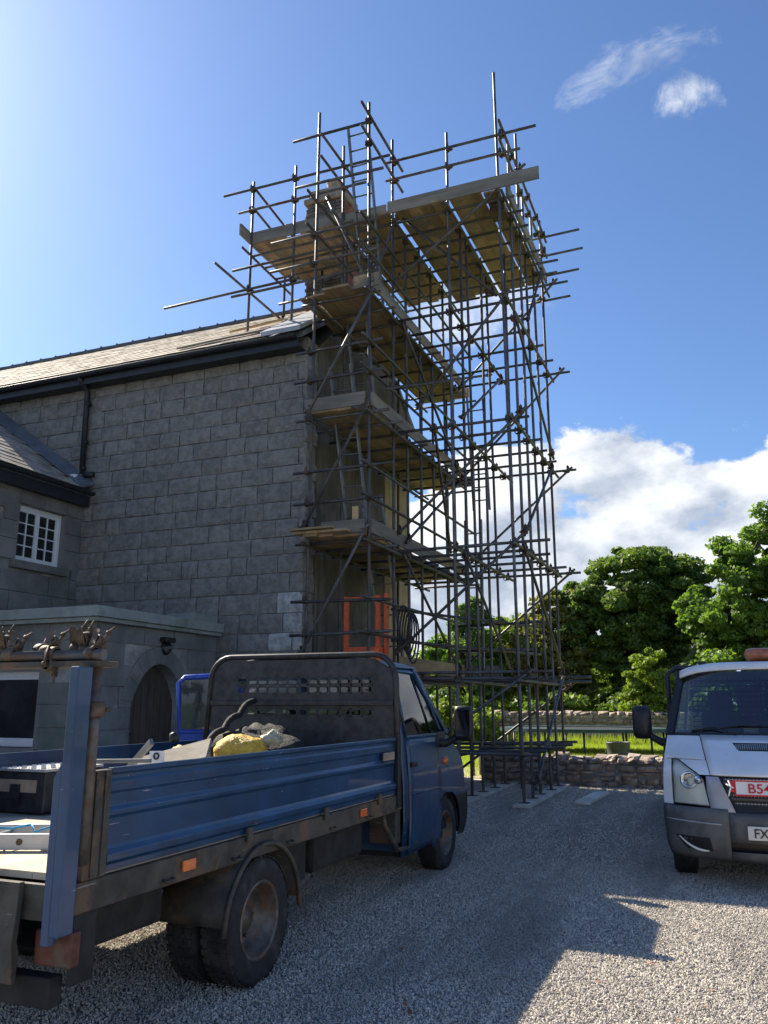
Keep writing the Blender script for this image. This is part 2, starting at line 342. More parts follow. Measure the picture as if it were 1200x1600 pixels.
# ---------------------------------------------------------------- ground
def gz(y):
    t = max(0, min(1, (y - 8.6) / 3.6)); return .16 * t * t * (3 - 2 * t)
def sheet(name, x0, x1, y0, y1, zf, material, nx=2, ny=40, kind='structure'):
    b = MB(); b.grid(lambda u, v: (x0 + (x1 - x0) * u, y0 + (y1 - y0) * v, zf(y0 + (y1 - y0) * v)), nx, ny)
    o = b.build(name, material, None, origin=(0, 0, 0)); o['kind'] = kind; return o
M['field'] = mat('far_field', (.06, .09, .03), .95, var=.3, vs=.3)
M['lawn'] = mat('lawn_grass_base', (.24, .29, .05), .95, var=.25, vs=1.2, bump=.02, bs=30, stain=(.14, .19, .03), stain_s=.5)
M['patio'] = mat('sandy_patio', (.50, .42, .33), .95, var=.15, vs=3, bump=.006, bs=50)
def gravel_mat():
    m = bpy.data.materials.new('limestone_gravel_bed'); m.use_nodes = True; nt = m.node_tree; N = nt.nodes; L = nt.links
    b = N['Principled BSDF']; b.inputs['Roughness'].default_value = .9
    g = N.new('ShaderNodeNewGeometry'); v = N.new('ShaderNodeTexVoronoi'); v.inputs['Scale'].default_value = 60; L.new(g.outputs['Position'], v.inputs['Vector'])
    v2 = N.new('ShaderNodeTexVoronoi'); v2.inputs['Scale'].default_value = 110; L.new(g.outputs['Position'], v2.inputs['Vector'])
    sp = N.new('ShaderNodeSeparateColor'); L.new(v.outputs['Color'], sp.inputs[0])
    cr = N.new('ShaderNodeValToRGB'); L.new(sp.outputs[0], cr.inputs[0])
    e = cr.color_ramp.elements; e[0].color = (.18, .17, .155, 1); e[1].color = (.75, .70, .62, 1); e.new(.5).color = (.46, .43, .385, 1)
    n = N.new('ShaderNodeTexNoise'); n.inputs['Scale'].default_value = .7; n.inputs['Detail'].default_value = 6; L.new(g.outputs['Position'], n.inputs['Vector'])
    mr = N.new('ShaderNodeMapRange'); L.new(n.outputs[0], mr.inputs[0]); mr.inputs[1].default_value = .3; mr.inputs[2].default_value = .7; mr.inputs[3].default_value = .7; mr.inputs[4].default_value = 1.1
    cb = N.new('ShaderNodeMixRGB'); cb.blend_type = 'MULTIPLY'; cb.inputs[0].default_value = 1; L.new(cr.outputs[0], cb.inputs[1]); L.new(mr.outputs[0], cb.inputs[2])
    L.new(cb.outputs[0], b.inputs['Base Color'])
    ad = N.new('ShaderNodeMath'); ad.operation = 'ADD'; L.new(v.outputs['Distance'], ad.inputs[0]); L.new(v2.outputs['Distance'], ad.inputs[1])
    bp = N.new('ShaderNodeBump'); bp.invert = True; bp.inputs['Distance'].default_value = .02; L.new(ad.outputs[0], bp.inputs['Height']); L.new(bp.outputs[0], b.inputs['Normal'])
    return m
M['gravel'] = gravel_mat()
M['pebble'] = mat('limestone_chips', (.53, .48, .41), .9, var=.15, vs=30, rand=.42, stain=(.33, .30, .26), stain_st=(1.5, .28, 1), stain_s=1.0, stain_lo=.46, stain_hi=.66)
sheet('ground', -900, 900, -900, 900, lambda y: -.10, M['field'], 2, 2)
sheet('gravel_drive', -26, 16, -12, 15.45, lambda y: gz(y), M['gravel'], 2, 110)
sheet('lawn', -40, 40, 15.45, 75, lambda y: .13, M['lawn'], 2, 2)
sheet('patio', -9, -4.45, 14.9, 18.6, lambda y: .166, M['patio'], 2, 2)

def scatter(name, verts_patch, template, density, smin, smax, seed, tilt=3.14):
    """real instances of a small mesh spread over a patch with geometry nodes"""
    me = bpy.data.meshes.new(name); me.from_pydata(*verts_patch); o = bpy.data.objects.new(name, me); put(o)
    ng = bpy.data.node_groups.new(name, 'GeometryNodeTree')
    ng.interface.new_socket('Geometry', in_out='INPUT', socket_type='NodeSocketGeometry'); ng.interface.new_socket('Geometry', in_out='OUTPUT', socket_type='NodeSocketGeometry')
    N = ng.nodes; L = ng.links
    i = N.new('NodeGroupInput'); out = N.new('NodeGroupOutput')
    dp = N.new('GeometryNodeDistributePointsOnFaces'); dp.inputs['Density'].default_value = density; dp.inputs['Seed'].default_value = seed
    ip = N.new('GeometryNodeInstanceOnPoints'); oi = N.new('GeometryNodeObjectInfo'); oi.inputs[0].default_value = template; oi.transform_space = 'ORIGINAL'
    oi.inputs['As Instance'].default_value = True
    rr = N.new('FunctionNodeRandomValue'); rr.data_type = 'FLOAT_VECTOR'; rr.inputs[0].default_value = (-tilt, -tilt, -3.14); rr.inputs[1].default_value = (tilt, tilt, 3.14)
    rs = N.new('FunctionNodeRandomValue'); rs.data_type = 'FLOAT_VECTOR'; rs.inputs[0].default_value = (smin,) * 3; rs.inputs[1].default_value = (smax,) * 3; rs.inputs['Seed'].default_value = 3
    L.new(i.outputs[0], dp.inputs[0]); L.new(dp.outputs[0], ip.inputs[0]); L.new(oi.outputs['Geometry'], ip.inputs['Instance'])
    L.new(rr.outputs[0], ip.inputs['Rotation']); L.new(rs.outputs[0], ip.inputs['Scale']); L.new(ip.outputs[0], out.inputs[0])
    md = o.modifiers.new('scatter', 'NODES'); md.node_group = ng
    o['kind'] = 'stuff'; return o
def patch_grid(x0, x1, y0, y1, zf, ny=12):
    vs = []; fs = []
    for j in range(ny + 1):
        y = y0 + (y1 - y0) * j / ny
        vs += [(x0, y, zf(y)), (x1, y, zf(y))]
        if j: k = 2 * j; fs.append((k - 2, k - 1, k + 1, k))
    return vs, [], fs
def template(name, verts, faces, material):
    me = bpy.data.meshes.new(name); me.from_pydata(verts, [], faces); me.materials.append(material)
    return bpy.data.objects.new(name, me)           # never linked to the scene: used only as an instance source
def chip():
    bm = bmesh.new(); bmesh.ops.create_icosphere(bm, subdivisions=1, radius=.5); r = random.Random(3)
    for v in bm.verts: v.co = Vector((v.co.x * 1.15, v.co.y * .85, v.co.z * .62)) * r.uniform(.75, 1.2)
    vs = [tuple(v.co) for v in bm.verts]; fs = [tuple(v.index for v in f.verts) for f in bm.faces]; bm.free(); return vs, fs
CH = chip()
tp = template('gravel_chip', CH[0], CH[1], M['pebble'])
scatter('loose_gravel', patch_grid(-5.2, 2.8, 2.6, 9.0, lambda y: gz(y) + .003), tp, 4600, .008, .023, 1)
scatter('distant_gravel', patch_grid(-5.2, 5.0, 9.0, 15.2, lambda y: gz(y) + .003, 16), tp, 1700, .010, .026, 2)
def blade():
    vs = []; fs = []; r = random.Random(5)
    for k in range(7):
        a = r.uniform(0, 6.28); x, y = r.uniform(-.04, .04), r.uniform(-.04, .04); h = r.uniform(.04, .085); lean = r.uniform(.01, .035); w = .005
        b = len(vs); vs += [(x - w * math.sin(a), y + w * math.cos(a), 0), (x + w * math.sin(a), y - w * math.cos(a), 0), (x + lean * math.cos(a), y + lean * math.sin(a), h)]; fs.append((b, b + 1, b + 2))
    return vs, fs
BL = blade(); M['grass'] = leaf_mat('grass_blades', (.20, .26, .035), (.40, .46, .09), .45)
tg = template('grass_tuft', BL[0], BL[1], M['grass'])
scatter('lawn_grass', patch_grid(-9, 3.5, 15.95, 33, lambda y: .13, 2), tg, 150, .7, 1.6, 4, .2)
tg2 = template('long_grass_tuft', [(a * 1.6, b * 1.6, c * 4.2) for a, b, c in BL[0]], BL[1], M['grass'])
scatter('long_grass', patch_grid(-12, 3.5, 30.2, 31.6, lambda y: .13, 2), tg2, 60, .7, 1.5, 6, .25)

# ---------------------------------------------------------------- stone blocks
def stone_variants(n, rough, nx=4, nz=3, seed=1, roundness=.05):
    out = []
    for k in range(n):
        r = random.Random(seed * 100 + k); vs = []; fs = []
        for j in range(nz + 1):
            for i in range(nx + 1):
                u = i / nx - .5; w = j / nz - .5
                edge = (i in (0, nx)) or (j in (0, nz)); corner = (i in (0, nx)) and (j in (0, nz))
                y = r.uniform(-1, 1) * rough + (rough * 1.6 if edge else 0) + (rough * 1.2 if corner else 0)
                if edge: u *= 1 - r.uniform(0, roundness); w *= 1 - r.uniform(0, roundness)
                vs.append((u, -.5 + y, w))
        b = len(vs); vs += [(-.5, .5, -.5), (.5, .5, -.5), (.5, .5, .5), (-.5, .5, .5)]
        for j in range(nz):
            for i in range(nx):
                q = j * (nx + 1) + i; fs.append((q, q + 1, q + nx + 2, q + nx + 1))
        W = nx + 1
        fs.append(tuple([b] + [i for i in range(W)] + [b + 1])[::-1]); fs.append(tuple([b + 3] + [nz * W + i for i in range(W)] + [b + 2]))
        fs.append(tuple([b] + [j * W for j in range(nz + 1)] + [b + 3])); fs.append(tuple([b + 1] + [j * W + nx for j in range(nz + 1)] + [b + 2])[::-1])
        me = bpy.data.meshes.new('stone'); me.from_pydata(vs, [], fs)
        bm = bmesh.new(); bm.from_mesh(me); bmesh.ops.recalc_face_normals(bm, faces=bm.faces); bm.to_mesh(me); bm.free()
        me.materials.append(M['stone']); out.append(me)
    return out
ROUGH = stone_variants(18, .13, 5, 4, seed=1, roundness=.035)
SMOOTH = stone_variants(8, .03, 2, 2, seed=2, roundness=.015)
RUB = stone_variants(16, .14, 3, 3, seed=3, roundness=.28)
def wall_stones(parent, axis, plane, a0, a1, z0, z1, hmin, hmax, lmin, lmax, depth, variants, material, skip=None, visible=None, limit=300, joint=.007, special=None, seed=1, outward=-1):
    """coursed stones on a wall plane. axis 'x': wall runs along X, faces -Y; axis 'y': wall runs along Y, faces +X"""
    r = random.Random(seed); blocks = []; z = z0
    while z < z1 - .05:
        h = min(r.uniform(hmin, hmax), z1 - z)
        if z1 - z - h < hmin * .5: h = z1 - z
        a = a0 - r.uniform(0, lmax)
        while a < a1:
            l = r.uniform(lmin, lmax); s, e = max(a, a0), min(a + l, a1); a += l
            if e - s < .06: continue
            if skip and skip(s, e, z, z + h): continue
            blocks.append((s, e, z, z + h))
        z += h
    vis = [b for b in blocks if (visible is None or visible((b[0] + b[1]) / 2, (b[2] + b[3]) / 2))]
    hid = [b for b in blocks if b not in vis]
    vis.sort(key=lambda b: -(b[1] - b[0]) * (b[3] - b[2])); hid = hid + vis[limit:]; vis = vis[:limit]
    def mtx(b, rr):
        s, e, zz, zt = b; pr = rr.uniform(-.006, .008)
        l = e - s - joint; hh = zt - zz - joint
        if axis == 'x': return TRS(((s + e) / 2, plane - pr, (zz + zt) / 2), Euler((0, rr.uniform(-.006, .006), 0)).to_quaternion(), (l, depth, hh))
        return TRS((plane + pr, (s + e) / 2, (zz + zt) / 2), Euler((0, 0, R(90))).to_quaternion(), (l, depth, hh))
    for b in vis:
        mm = special(b) if special else None
        inst('stone', r.choice(variants), parent, mtx(b, r), mm or material)
    if hid:
        J = MB()
        for b in hid:
            me = r.choice(variants); Mx = mtx(b, r)
            J.add([Mx @ v.co for v in me.vertices], [tuple(p.vertices) for p in me.polygons])
        o = J.build('stonework', material, parent); o['kind'] = 'stuff'
    return len(vis)

# ---------------------------------------------------------------- main house
WY, GX, EZ, RZ, BY = 11.5, -6.1, 7.62, 9.45, 16.3      # south face, gable face, eave, ridge, back
RYC = (WY + BY) / 2
house = thing('stone_house', 'tall grey limestone house with slate roof, its gable wrapped in scaffolding', 'house', (-12, 14, .15))
def body(parent, x0, x1, y0, y1, z0, z1, material, name='wall', **k):
    return MB().box(x0, x1, y0, y1, z0, z1).build(name, material, parent, **k)
sw = body(house, -26, GX - .035, WY + .038, WY + .42, .10, EZ + .02, M['mortar'])
sw['label'] = 'long wall of rough coursed limestone blocks'
gw = MB(); gw.prism([(WY + .424, .10), (BY, .10), (BY, EZ), (RYC, RZ - .10), (WY + .424, EZ)], 'x', GX - .40, GX - .004)
gw = gw.build('wall', M['render'], house); gw['label'] = 'stained lime rendered gable wall'
body(house, -26, GX - .42, BY - .4, BY - .004, .10, EZ, M['render'], 'wall')
def pale(b):
    s, e, z, t = b
    if -6.62 < (s + e) / 2 < -6.1 and 2.3 < (z + t) / 2 < 3.42: return M['stone_pale']
nv = wall_stones(sw, 'x', WY + .03, -13.9, GX, .6, EZ - .02, .27, .33, .28, .78, .075, ROUGH, M['stone'],
            visible=lambda a, z: a > -13.4 and (z > 2.6 or a > -7.7), limit=300, special=pale, seed=11)
# quoins of the gable corner, return face
for k, z in enumerate(np.arange(.5, EZ - .35, .31)):
    inst('quoin', ROUGH[k % 14], gw, TRS((GX - .02, WY + .16 + .05 * (k % 2), z + .155), Euler((0, 0, R(90))).to_quaternion(), (.30 + .1 * (k % 2), .075, .30)), M['stone'])
pb = MB().box(GX - .003, GX + .016, 14.9, BY - .02, .3, 6.4).build('render_patch', M['plyboard'], house); pb['label'] = 'clean pale render at the far end of the gable'
# roof: battens slab, slates, ridge tiles
def roof_pt(x, t, off=0.):
    """t 0..1 from eave (with overhang) to ridge on the south slope"""
    y0, z0 = WY - .28, EZ - .02; y1, z1 = RYC, RZ
    n = Vector((0, -(z1 - z0), (y1 - y0))).normalized()
    return Vector((x, y0 + (y1 - y0) * t, z0 + (z1 - z0) * t)) + n * off
rb = MB(); prof = [roof_pt(0, 0), roof_pt(0, 1), Vector((0, 2 * RYC - roof_pt(0, 0).y, roof_pt(0, 0).z)), ]
th_ = .10
rb.prism([(prof[0].y, prof[0].z), (prof[1].y, prof[1].z), (prof[2].y, prof[2].z), (prof[2].y, prof[2].z - th_), (prof[1].y, prof[1].z - th_), (prof[0].y, prof[0].z - th_)], 'x', -26, GX + .04)
roof = rb.build('roof', M['leaddark'], house)
slen = math.hypot(RYC - (WY - .28), RZ - EZ + .02); pitch = math.atan2(RZ - EZ + .02, RYC - WY + .28)
sl_me = []
for k in range(5):
    r = random.Random(k); a = MB(); w = .5; c = [r.uniform(-.02, .02) for _ in range(4)]
    a.add([(-w, -.5 + c[0], -.5), (w, -.5 + c[1], -.5), (w, .5, -.5), (-w, .5, -.5), (-w, -.5 + c[0], .5), (w, -.5 + c[1], .5), (w, .5, .5), (-w, .5, .5)],
          [(0, 3, 2, 1), (4, 5, 6, 7), (0, 1, 5, 4), (1, 2, 6, 5), (2, 3, 7, 6), (3, 0, 4, 7)])
    me = bpy.data.meshes.new('slate'); me.from_pydata(a.v, [], a.f); me.materials.append(M['slate']); sl_me.append(me)
def slates(parent, x_to, x_from, rows, gauge, wid, ptfn, rot, limit, mtl=None, keep=None):
    r = random.Random(4); cells = []
    for j in range(rows):
        x = x_to - (wid / 2 if j % 2 else 0)
        while x > x_from:
            if keep is None or keep(x - wid / 2, j): cells.append((x - wid / 2, j))
            x -= wid
    J = MB()
    for q, (x, j) in enumerate(sorted(cells, key=lambda c: -c[0])):
        P = ptfn(x, (j + .9) * gauge, .018 + r.uniform(0, .006))
        Mx = TRS(P, rot @ Euler((R(-2.2), 0, r.uniform(-.012, .012))).to_quaternion(), (wid - .006, gauge * 1.75, .011))
        if q < limit: inst('slate', r.choice(sl_me), parent, Mx, mtl)
        else:
            me = r.choice(sl_me); J.add([Mx @ v.co for v in me.vertices], [tuple(p.vertices) for p in me.polygons])
    if J.v: o = J.build('slates', mtl or M['slate'], parent); o['kind'] = 'stuff'
slates(roof, GX - .68, -15.5, 13, slen / 13.3, .30, lambda x, d, off: roof_pt(x, d / slen, off), Euler((pitch, 0, 0)).to_quaternion(), 300)
# lead covered verge coping at the gable end
vc = MB(); v0, v1 = roof_pt(0, -.06, .05), roof_pt(0, .98, .05)
for (a, b) in [(0, .33), (.335, .66), (.665, 1)]:
    p, q = v0.lerp(v1, a), v0.lerp(v1, b)
    vc.add([(x, s.y, s.z + dz) for s in (p, q) for x in (GX - .66, GX + .09) for dz in (0, .085)], [(0, 1, 3, 2), (4, 6, 7, 5), (0, 4, 5, 1), (2, 3, 7, 6), (1, 5, 7, 3), (0, 2, 6, 4)])
vc.build('verge_coping', M['lead'], house, bevel=.012)
rm = MB(); rm.lathe((-.22, 0, 0), (1, 0, 0), [(0, .001), (0, .105), (.44, .098), (.44, .001)], 8, False)
rme = bpy.data.meshes.new('ridge_tile'); rme.from_pydata(rm.v, [], rm.f); rme.materials.append(M['ridge'])
bt = MB(); bt.bar((.17, 0, .07), (.22, 0, .125), .05, .02); bme = rm.add(bt.v, bt.f)
rme = bpy.data.meshes.new('ridge_tile'); rme.from_pydata(rm.v, [], rm.f); rme.materials.append(M['ridge'])
for k in range(24): inst('ridge_tile', rme, roof, TRS((GX - .55 - .45 * k, RYC, RZ + .0), Euler((0, rnd.uniform(-.02, .02), 0)).to_quaternion(), (1, 1, 1)))
# fascia, gutter, downpipe
MB().box(-26, GX - .03, WY - .27, WY - .235, EZ - .27, EZ - .055).build('fascia', M['black'], house)
MB().box(-26, GX - .05, WY - .234, WY + .037, EZ - .265, EZ - .24).build('soffit', M['black'], house)
g = MB(); pr_ = [(WY - .275 - .06 + .065 * math.cos(t), EZ - .085 + .065 * math.sin(t)) for t in np.linspace(math.pi, 2 * math.pi, 9)]
pr_ += [(y + .004 if k < 4 else y - .004, z + .006) for k, (y, z) in reversed(list(enumerate(pr_)))]
g.prism(pr_, 'x', -26, GX - .06); g.build('gutter', M['black'], house)
dp = MB(); dp.tube([(-10.71, WY - .30, EZ - .12), (-10.71, WY - .285, EZ - .20), (-10.71, WY - .12, EZ - .30), (-10.71, WY - .085, EZ - .37), (-10.68, WY - .085, 5.66)], .052, 12)
for z in (7.0, 6.25, 5.75): dp.lathe((-10.68, WY - .07, z), (0, 0, 1), [(0, .052), (.0, .062), (.06, .062), (.06, .052)], 12)
dp.build('downpipe', M['black'], house)
# chimney
CX, CY = -6.88, 14.0
ch = MB().box(CX - .40, CX + .40, CY - .42, CY + .42, RZ - .7, 11.66).build('chimney', M['brick'], house)
r_ = random.Random(9)
br = MB().box(-.5, .5, -.5, .5, -.5, .5); brm = bpy.data.meshes.new('brick'); brm.from_pydata(br.v, [], br.f); brm.materials.append(M['brick'])
nb = 0; z = RZ - .1
while z < 11.62:
    off = .11 if int(z / .075) % 2 else 0
    for k in range(4):
        if nb < 296:
            inst('brick', brm, ch, TRS((CX - .30 + k * .205 - off * .5 + .03, CY - .425, z), Euler((0, r_.uniform(-.02, .02), 0)).to_quaternion(), (.19, .03 + r_.uniform(0, .012), .062)), M['greybrick']); nb += 1
            inst('brick', brm, ch, TRS((CX + .405, CY - .30 + k * .205 - off * .5 + .03, z), Euler((0, 0, r_.uniform(-.03, .03))).to_quaternion(), (.03 + r_.uniform(0, .02), .19, .062))); nb += 1
    z += .075
MB().box(CX - .47, CX + .46, CY - .49, CY + .48, 11.664, 11.78).build('cap_course', M['cope'], house, bevel=.02)
MB().box(CX - .40, CX + .38, CY - .42, CY + .40, 11.783, 11.99).build('cap_course', M['rubble'], house, bevel=.03)
MB().prism([(CX - .40, 11.1), (CX - .62, 11.06), (CX - .42, 11.72)], 'y', CY - .35, CY - .1).build('flashing_stone', M['cope'], house, bevel=.01)
pt = MB(); pt.lathe((CX - .02, CY, 11.99), (0, 0, 1), [(0, .17), (.05, .15), (.30, .125), (.33, .15), (.39, .15), (.39, .11), (.1, .10)], 20); pt.build('chimney_pot', M['pot'], house)
# light on the corner of the downpipe: white camera
sc = thing('security_camera', 'small white security camera beside the foot of the black downpipe', 'camera', (-10.62, WY - .12, 5.6))
MB().lathe((-10.76, WY - .16, 5.60), (.25, -1, -.35), [(-.10, .001), (-.10, .06), (.12, .06), (.12, .045), (.10, .001)], 16).build('housing', M['whiteframe'], sc)
MB().lathe((-10.72, WY - .06, 5.66), (0, 0, 1), [(-.10, .001), (-.10, .045), (.10, .045), (.10, .001)], 12).build('bracket', M['whiteframe'], sc)
MB().lathe((-10.52, WY - .10, 5.63), (1, 0, 0), [(-.08, .001), (-.08, .05), (.12, .05), (.12, .001)], 12).build('sensor', M['plastic'], sc)

# ---------------------------------------------------------------- side wing (window wall faces +X)
WX, WEZ = -10.65, 5.30
wing = thing('side_wing', 'lower two-storey wing of smooth grey ashlar with white casement window', 'house', (-13, 8, .15))
WYO, WYI = 10.06, 11.11; wz0, wz1 = 3.86, 4.82
ww = MB()
for (a, b, c, d) in [(5.2, WYO, .1, WEZ), (WYI, WY + .03, .1, WEZ), (WYO, WYI, .1, wz0), (WYO, WYI, wz1, WEZ)]: ww.box(WX - .40, WX - .04, a, b, c, d)
ww = ww.build('wall', M['mortar'], wing)
body(wing, -17.3, WX - .405, 5.2, 5.6, .1, WEZ, M['render'], 'wall')
wall_stones(ww, 'y', WX - .03, 5.2, WY, 2.4, WEZ, .30, .36, .45, .95, .06, SMOOTH, M['stone_wing'],
            skip=lambda s, e, z, t: e > WYO - .03 and s < WYI + .03 and t > wz0 - .02 and z < wz1 + .02, visible=lambda a, z: a > 9.0, limit=200, joint=.008, seed=5)
# stones cut to fit round the opening
for (s, e, z, t) in [(9.72, WYO, wz1, wz1 + .30), (WYO, WYO + .52, wz1, wz1 + .30), (WYO + .52, WYI, wz1, wz1 + .30), (9.7, WYO, 4.2, 4.5), (9.62, WYO, 3.86, 4.2), (9.75, WYO, 4.5, wz1), (WYI, WY, 4.2, 4.5), (WYI, WY, 3.86, 4.2), (WYI, WY, 4.5, wz1), (WYI, WY, wz1, wz1 + .3)]:
    inst('stone', SMOOTH[int(s * 7) % 8], ww, TRS((WX - .026, (s + e) / 2, (z + t) / 2), Euler((0, 0, R(90))).to_quaternion(), (e - s - .008, .06, t - z - .008)), M['stone_wing'])
MB().box(WX - .36, WX + .07, WYO - .10, WYI + .10, wz0 - .13, wz0).build('window_sill', M['stone_wing'], wing, bevel=.01)
def casement(parent, plane, a0, a1, z0, z1, cols=2, rows=4, leaves=2, fw=.06, axis='y'):
    def bx(b, s0, s1, q0, q1, d0, d1):
        if axis == 'y': b.box(plane + d0, plane + d1, s0, s1, q0, q1)
        else: b.box(s0, s1, plane - d1, plane - d0, q0, q1)
    f = MB(); bx(f, a0, a1, z0, z0 + fw, -.05, .02); bx(f, a0, a1, z1 - fw, z1, -.05, .02); bx(f, a0, a0 + fw, z0 + fw, z1 - fw, -.05, .02); bx(f, a1 - fw, a1, z0 + fw, z1 - fw, -.05, .02)
    win = f.build('window', M['whiteframe'], parent, bevel=.004)
    W = (a1 - a0 - 2 * fw) / leaves
    for k in range(leaves):
        s0 = a0 + fw + W * k; s1 = s0 + W; h = .042
        c = MB(); zz0, zz1 = z0 + fw, z1 - fw
        bx(c, s0, s0 + h, zz0, zz1, -.04, .008); bx(c, s1 - h, s1, zz0, zz1, -.04, .008); bx(c, s0 + h, s1 - h, zz0, zz0 + h, -.04, .008); bx(c, s0 + h, s1 - h, zz1 - h, zz1, -.04, .008)
        gw_, gh = (s1 - s0 - 2 * h) / cols, (zz1 - zz0 - 2 * h) / rows
        for i in range(1, cols): bx(c, s0 + h + gw_ * i - .010, s0 + h + gw_ * i + .010, zz0 + h, zz1 - h, -.03, .002)
        for j in range(1, rows): bx(c, s0 + h, s1 - h, zz0 + h + gh * j - .009, zz0 + h + gh * j + .009, -.028, .0005)
        c.build('sash', M['whiteframe'], win)
        for i in range(cols):
            for j in range(rows):
                p = MB(); bx(p, s0 + h + gw_ * i + .004, s0 + h + gw_ * (i + 1) - .004, zz0 + h + gh * j + .004, zz0 + h + gh * (j + 1) - .004, -.018, -.014)
                p.build('pane', M['winglass'], win)
    d = MB(); bx(d, a0 + .03, a1 - .03, z0 + .03, z1 - .03, -.33, -.32); d.build('dark_backing', M['dark'], win)  # dark sheet behind the glass stands in for the unlit room
casement(wing, WX - .14, WYO, WYI, wz0 + .002, wz1)
# wing roof, slopes towards +X
wpitch = R(34.5)
def wroof(y, d, off=0.):
    n = Vector((math.sin(wpitch), 0, math.cos(wpitch))); return Vector((WX + .16 - d * math.cos(wpitch), y, WEZ + .03 + d * math.sin(wpitch))) + n * off
wl = 3.35 / math.cos(wpitch)
a, b = wroof(0, 0), wroof(0, wl)
wr = MB().prism([(a.x, a.z), (b.x, b.z), (2 * b.x - a.x, a.z), (2 * b.x - a.x, a.z - .1), (b.x, b.z - .1), (a.x, a.z - .1)], 'y', 5.0, WY - .012).build('roof', M['leaddark'], wing)
def wing_slates():
    r = random.Random(8); rot = Euler((0, wpitch, 0)).to_quaternion() @ Euler((0, 0, R(90))).to_quaternion(); J = MB(); n = 0
    for j in range(16):
        y = 11.22 - (.15 if j % 2 else 0)
        while y > 5.1:
            P = wroof(y - .15, (j + .9) * .215, .02 + r.uniform(0, .006))
            Mx = TRS(P, rot @ Euler((R(-2.2), 0, r.uniform(-.012, .012))).to_quaternion(), (.294, .37, .012))
            if y > 8.6 and n < 150: inst('slate', r.choice(sl_me), wr, Mx, M['slate_wing']); n += 1
            else: me = r.choice(sl_me); J.add([Mx @ v.co for v in me.vertices], [tuple(p.vertices) for p in me.polygons])
            y -= .30
    o = J.build('slates', M['slate_wing'], wr); o['kind'] = 'stuff'
wing_slates()
# stepped lead flashing where the wing roof meets the tall wall
fl = MB(); p, q = wroof(0, -.05, .04), wroof(0, wl, .04)
fl.add([(s.x, y, s.z + dz) for s in (p, q) for (y, dz) in ((WY - .30, .0), (WY - .30, .03), (WY - .02, .17), (WY - .02, .12))], [(0, 1, 2, 3), (4, 7, 6, 5), (0, 4, 5, 1), (1, 5, 6, 2), (2, 6, 7, 3), (3, 7, 4, 0)])
fl.build('flashing', M['leaddark'], wing)
MB().box(WX + .12, WX + .15, 5.0, WY - .04, WEZ - .26, WEZ + .02).build('fascia', M['black'], wing)
MB().box(WX - .02, WX + .118, 5.0, WY - .04, WEZ - .25, WEZ - .225).build('soffit', M['black'], wing)
g = MB(); pr_ = [(WX + .155 + .06 + .06 * math.cos(t), WEZ - .0 + .06 * math.sin(t)) for t in np.linspace(math.pi, 2 * math.pi, 9)]
g.prism(pr_, 'y', 5.0, WY - .02); g.build('gutter', M['black'], wing)

# ---------------------------------------------------------------- porch
PX, PY, PZ = -7.64, 8.66, 2.62
porch = thing('entrance_porch', 'flat-roofed stone porch with pointed arch doorway and deep grey cornice', 'porch', (-9.2, 10, .1))
dy0, dy1, dsp, dap = 9.46, 10.64, 1.58, 2.12
def arch(y):   # pointed arch height
    c = (dy0 + dy1) / 2; t = abs(y - c) / ((dy1 - dy0) / 2); return dsp + (dap - dsp) * (1 - t ** 2.1) ** .85 if t < 1 else dsp
ys = np.linspace(dy0, dy1, 21)
pw = MB()
pw.box(PX - .35, PX - .02, PY + .02, dy0, .05, PZ); pw.box(PX - .35, PX - .02, dy1, WY - .005, .05, PZ)
for k in range(20):
    y0, y1 = ys[k], ys[k + 1]; pw.add([(x, y, z) for x in (PX - .35, PX - .02) for (y, z) in ((y0, arch(y0)), (y1, arch(y1)), (y1, PZ), (y0, PZ))], [(0, 1, 2, 3), (4, 7, 6, 5), (0, 4, 5, 1)])
# front wall with window opening
fx0, fx1, fz0, fz1 = -9.62, -8.56, 1.0, 2.0
for (a, b, c, d) in [(WX + .004, fx0, .05, PZ), (fx1, PX - .352, .05, PZ), (fx0, fx1, .05, fz0), (fx0, fx1, fz1, PZ)]: pw.box(a, b, PY + .02, PY + .35, c, d)
pw = pw.build('wall', M['mortar'], porch)
def hit_arch(s, e, z, t):
    return e > dy0 - .02 and s < dy1 + .02 and z < dap + .05 and (t > .1) and (z < arch(min(max((s + e) / 2, dy0), dy1)) + .25)
wall_stones(pw, 'y', PX - .012, PY + .03, WY - .02, .1, PZ, .27, .30, .5, .95, .03, SMOOTH, M['stone_wing'], skip=hit_arch, limit=120, joint=.005, seed=21)
wall_stones(pw, 'x', PY + .012, WX, PX, .1, PZ, .27, .30, .5, .95, .03, SMOOTH, M['stone_wing'], skip=lambda s, e, z, t: e > fx0 - .02 and s < fx1 + .02 and t > fz0 - .02 and z < fz1 + .05, limit=120, joint=.005, seed=22)
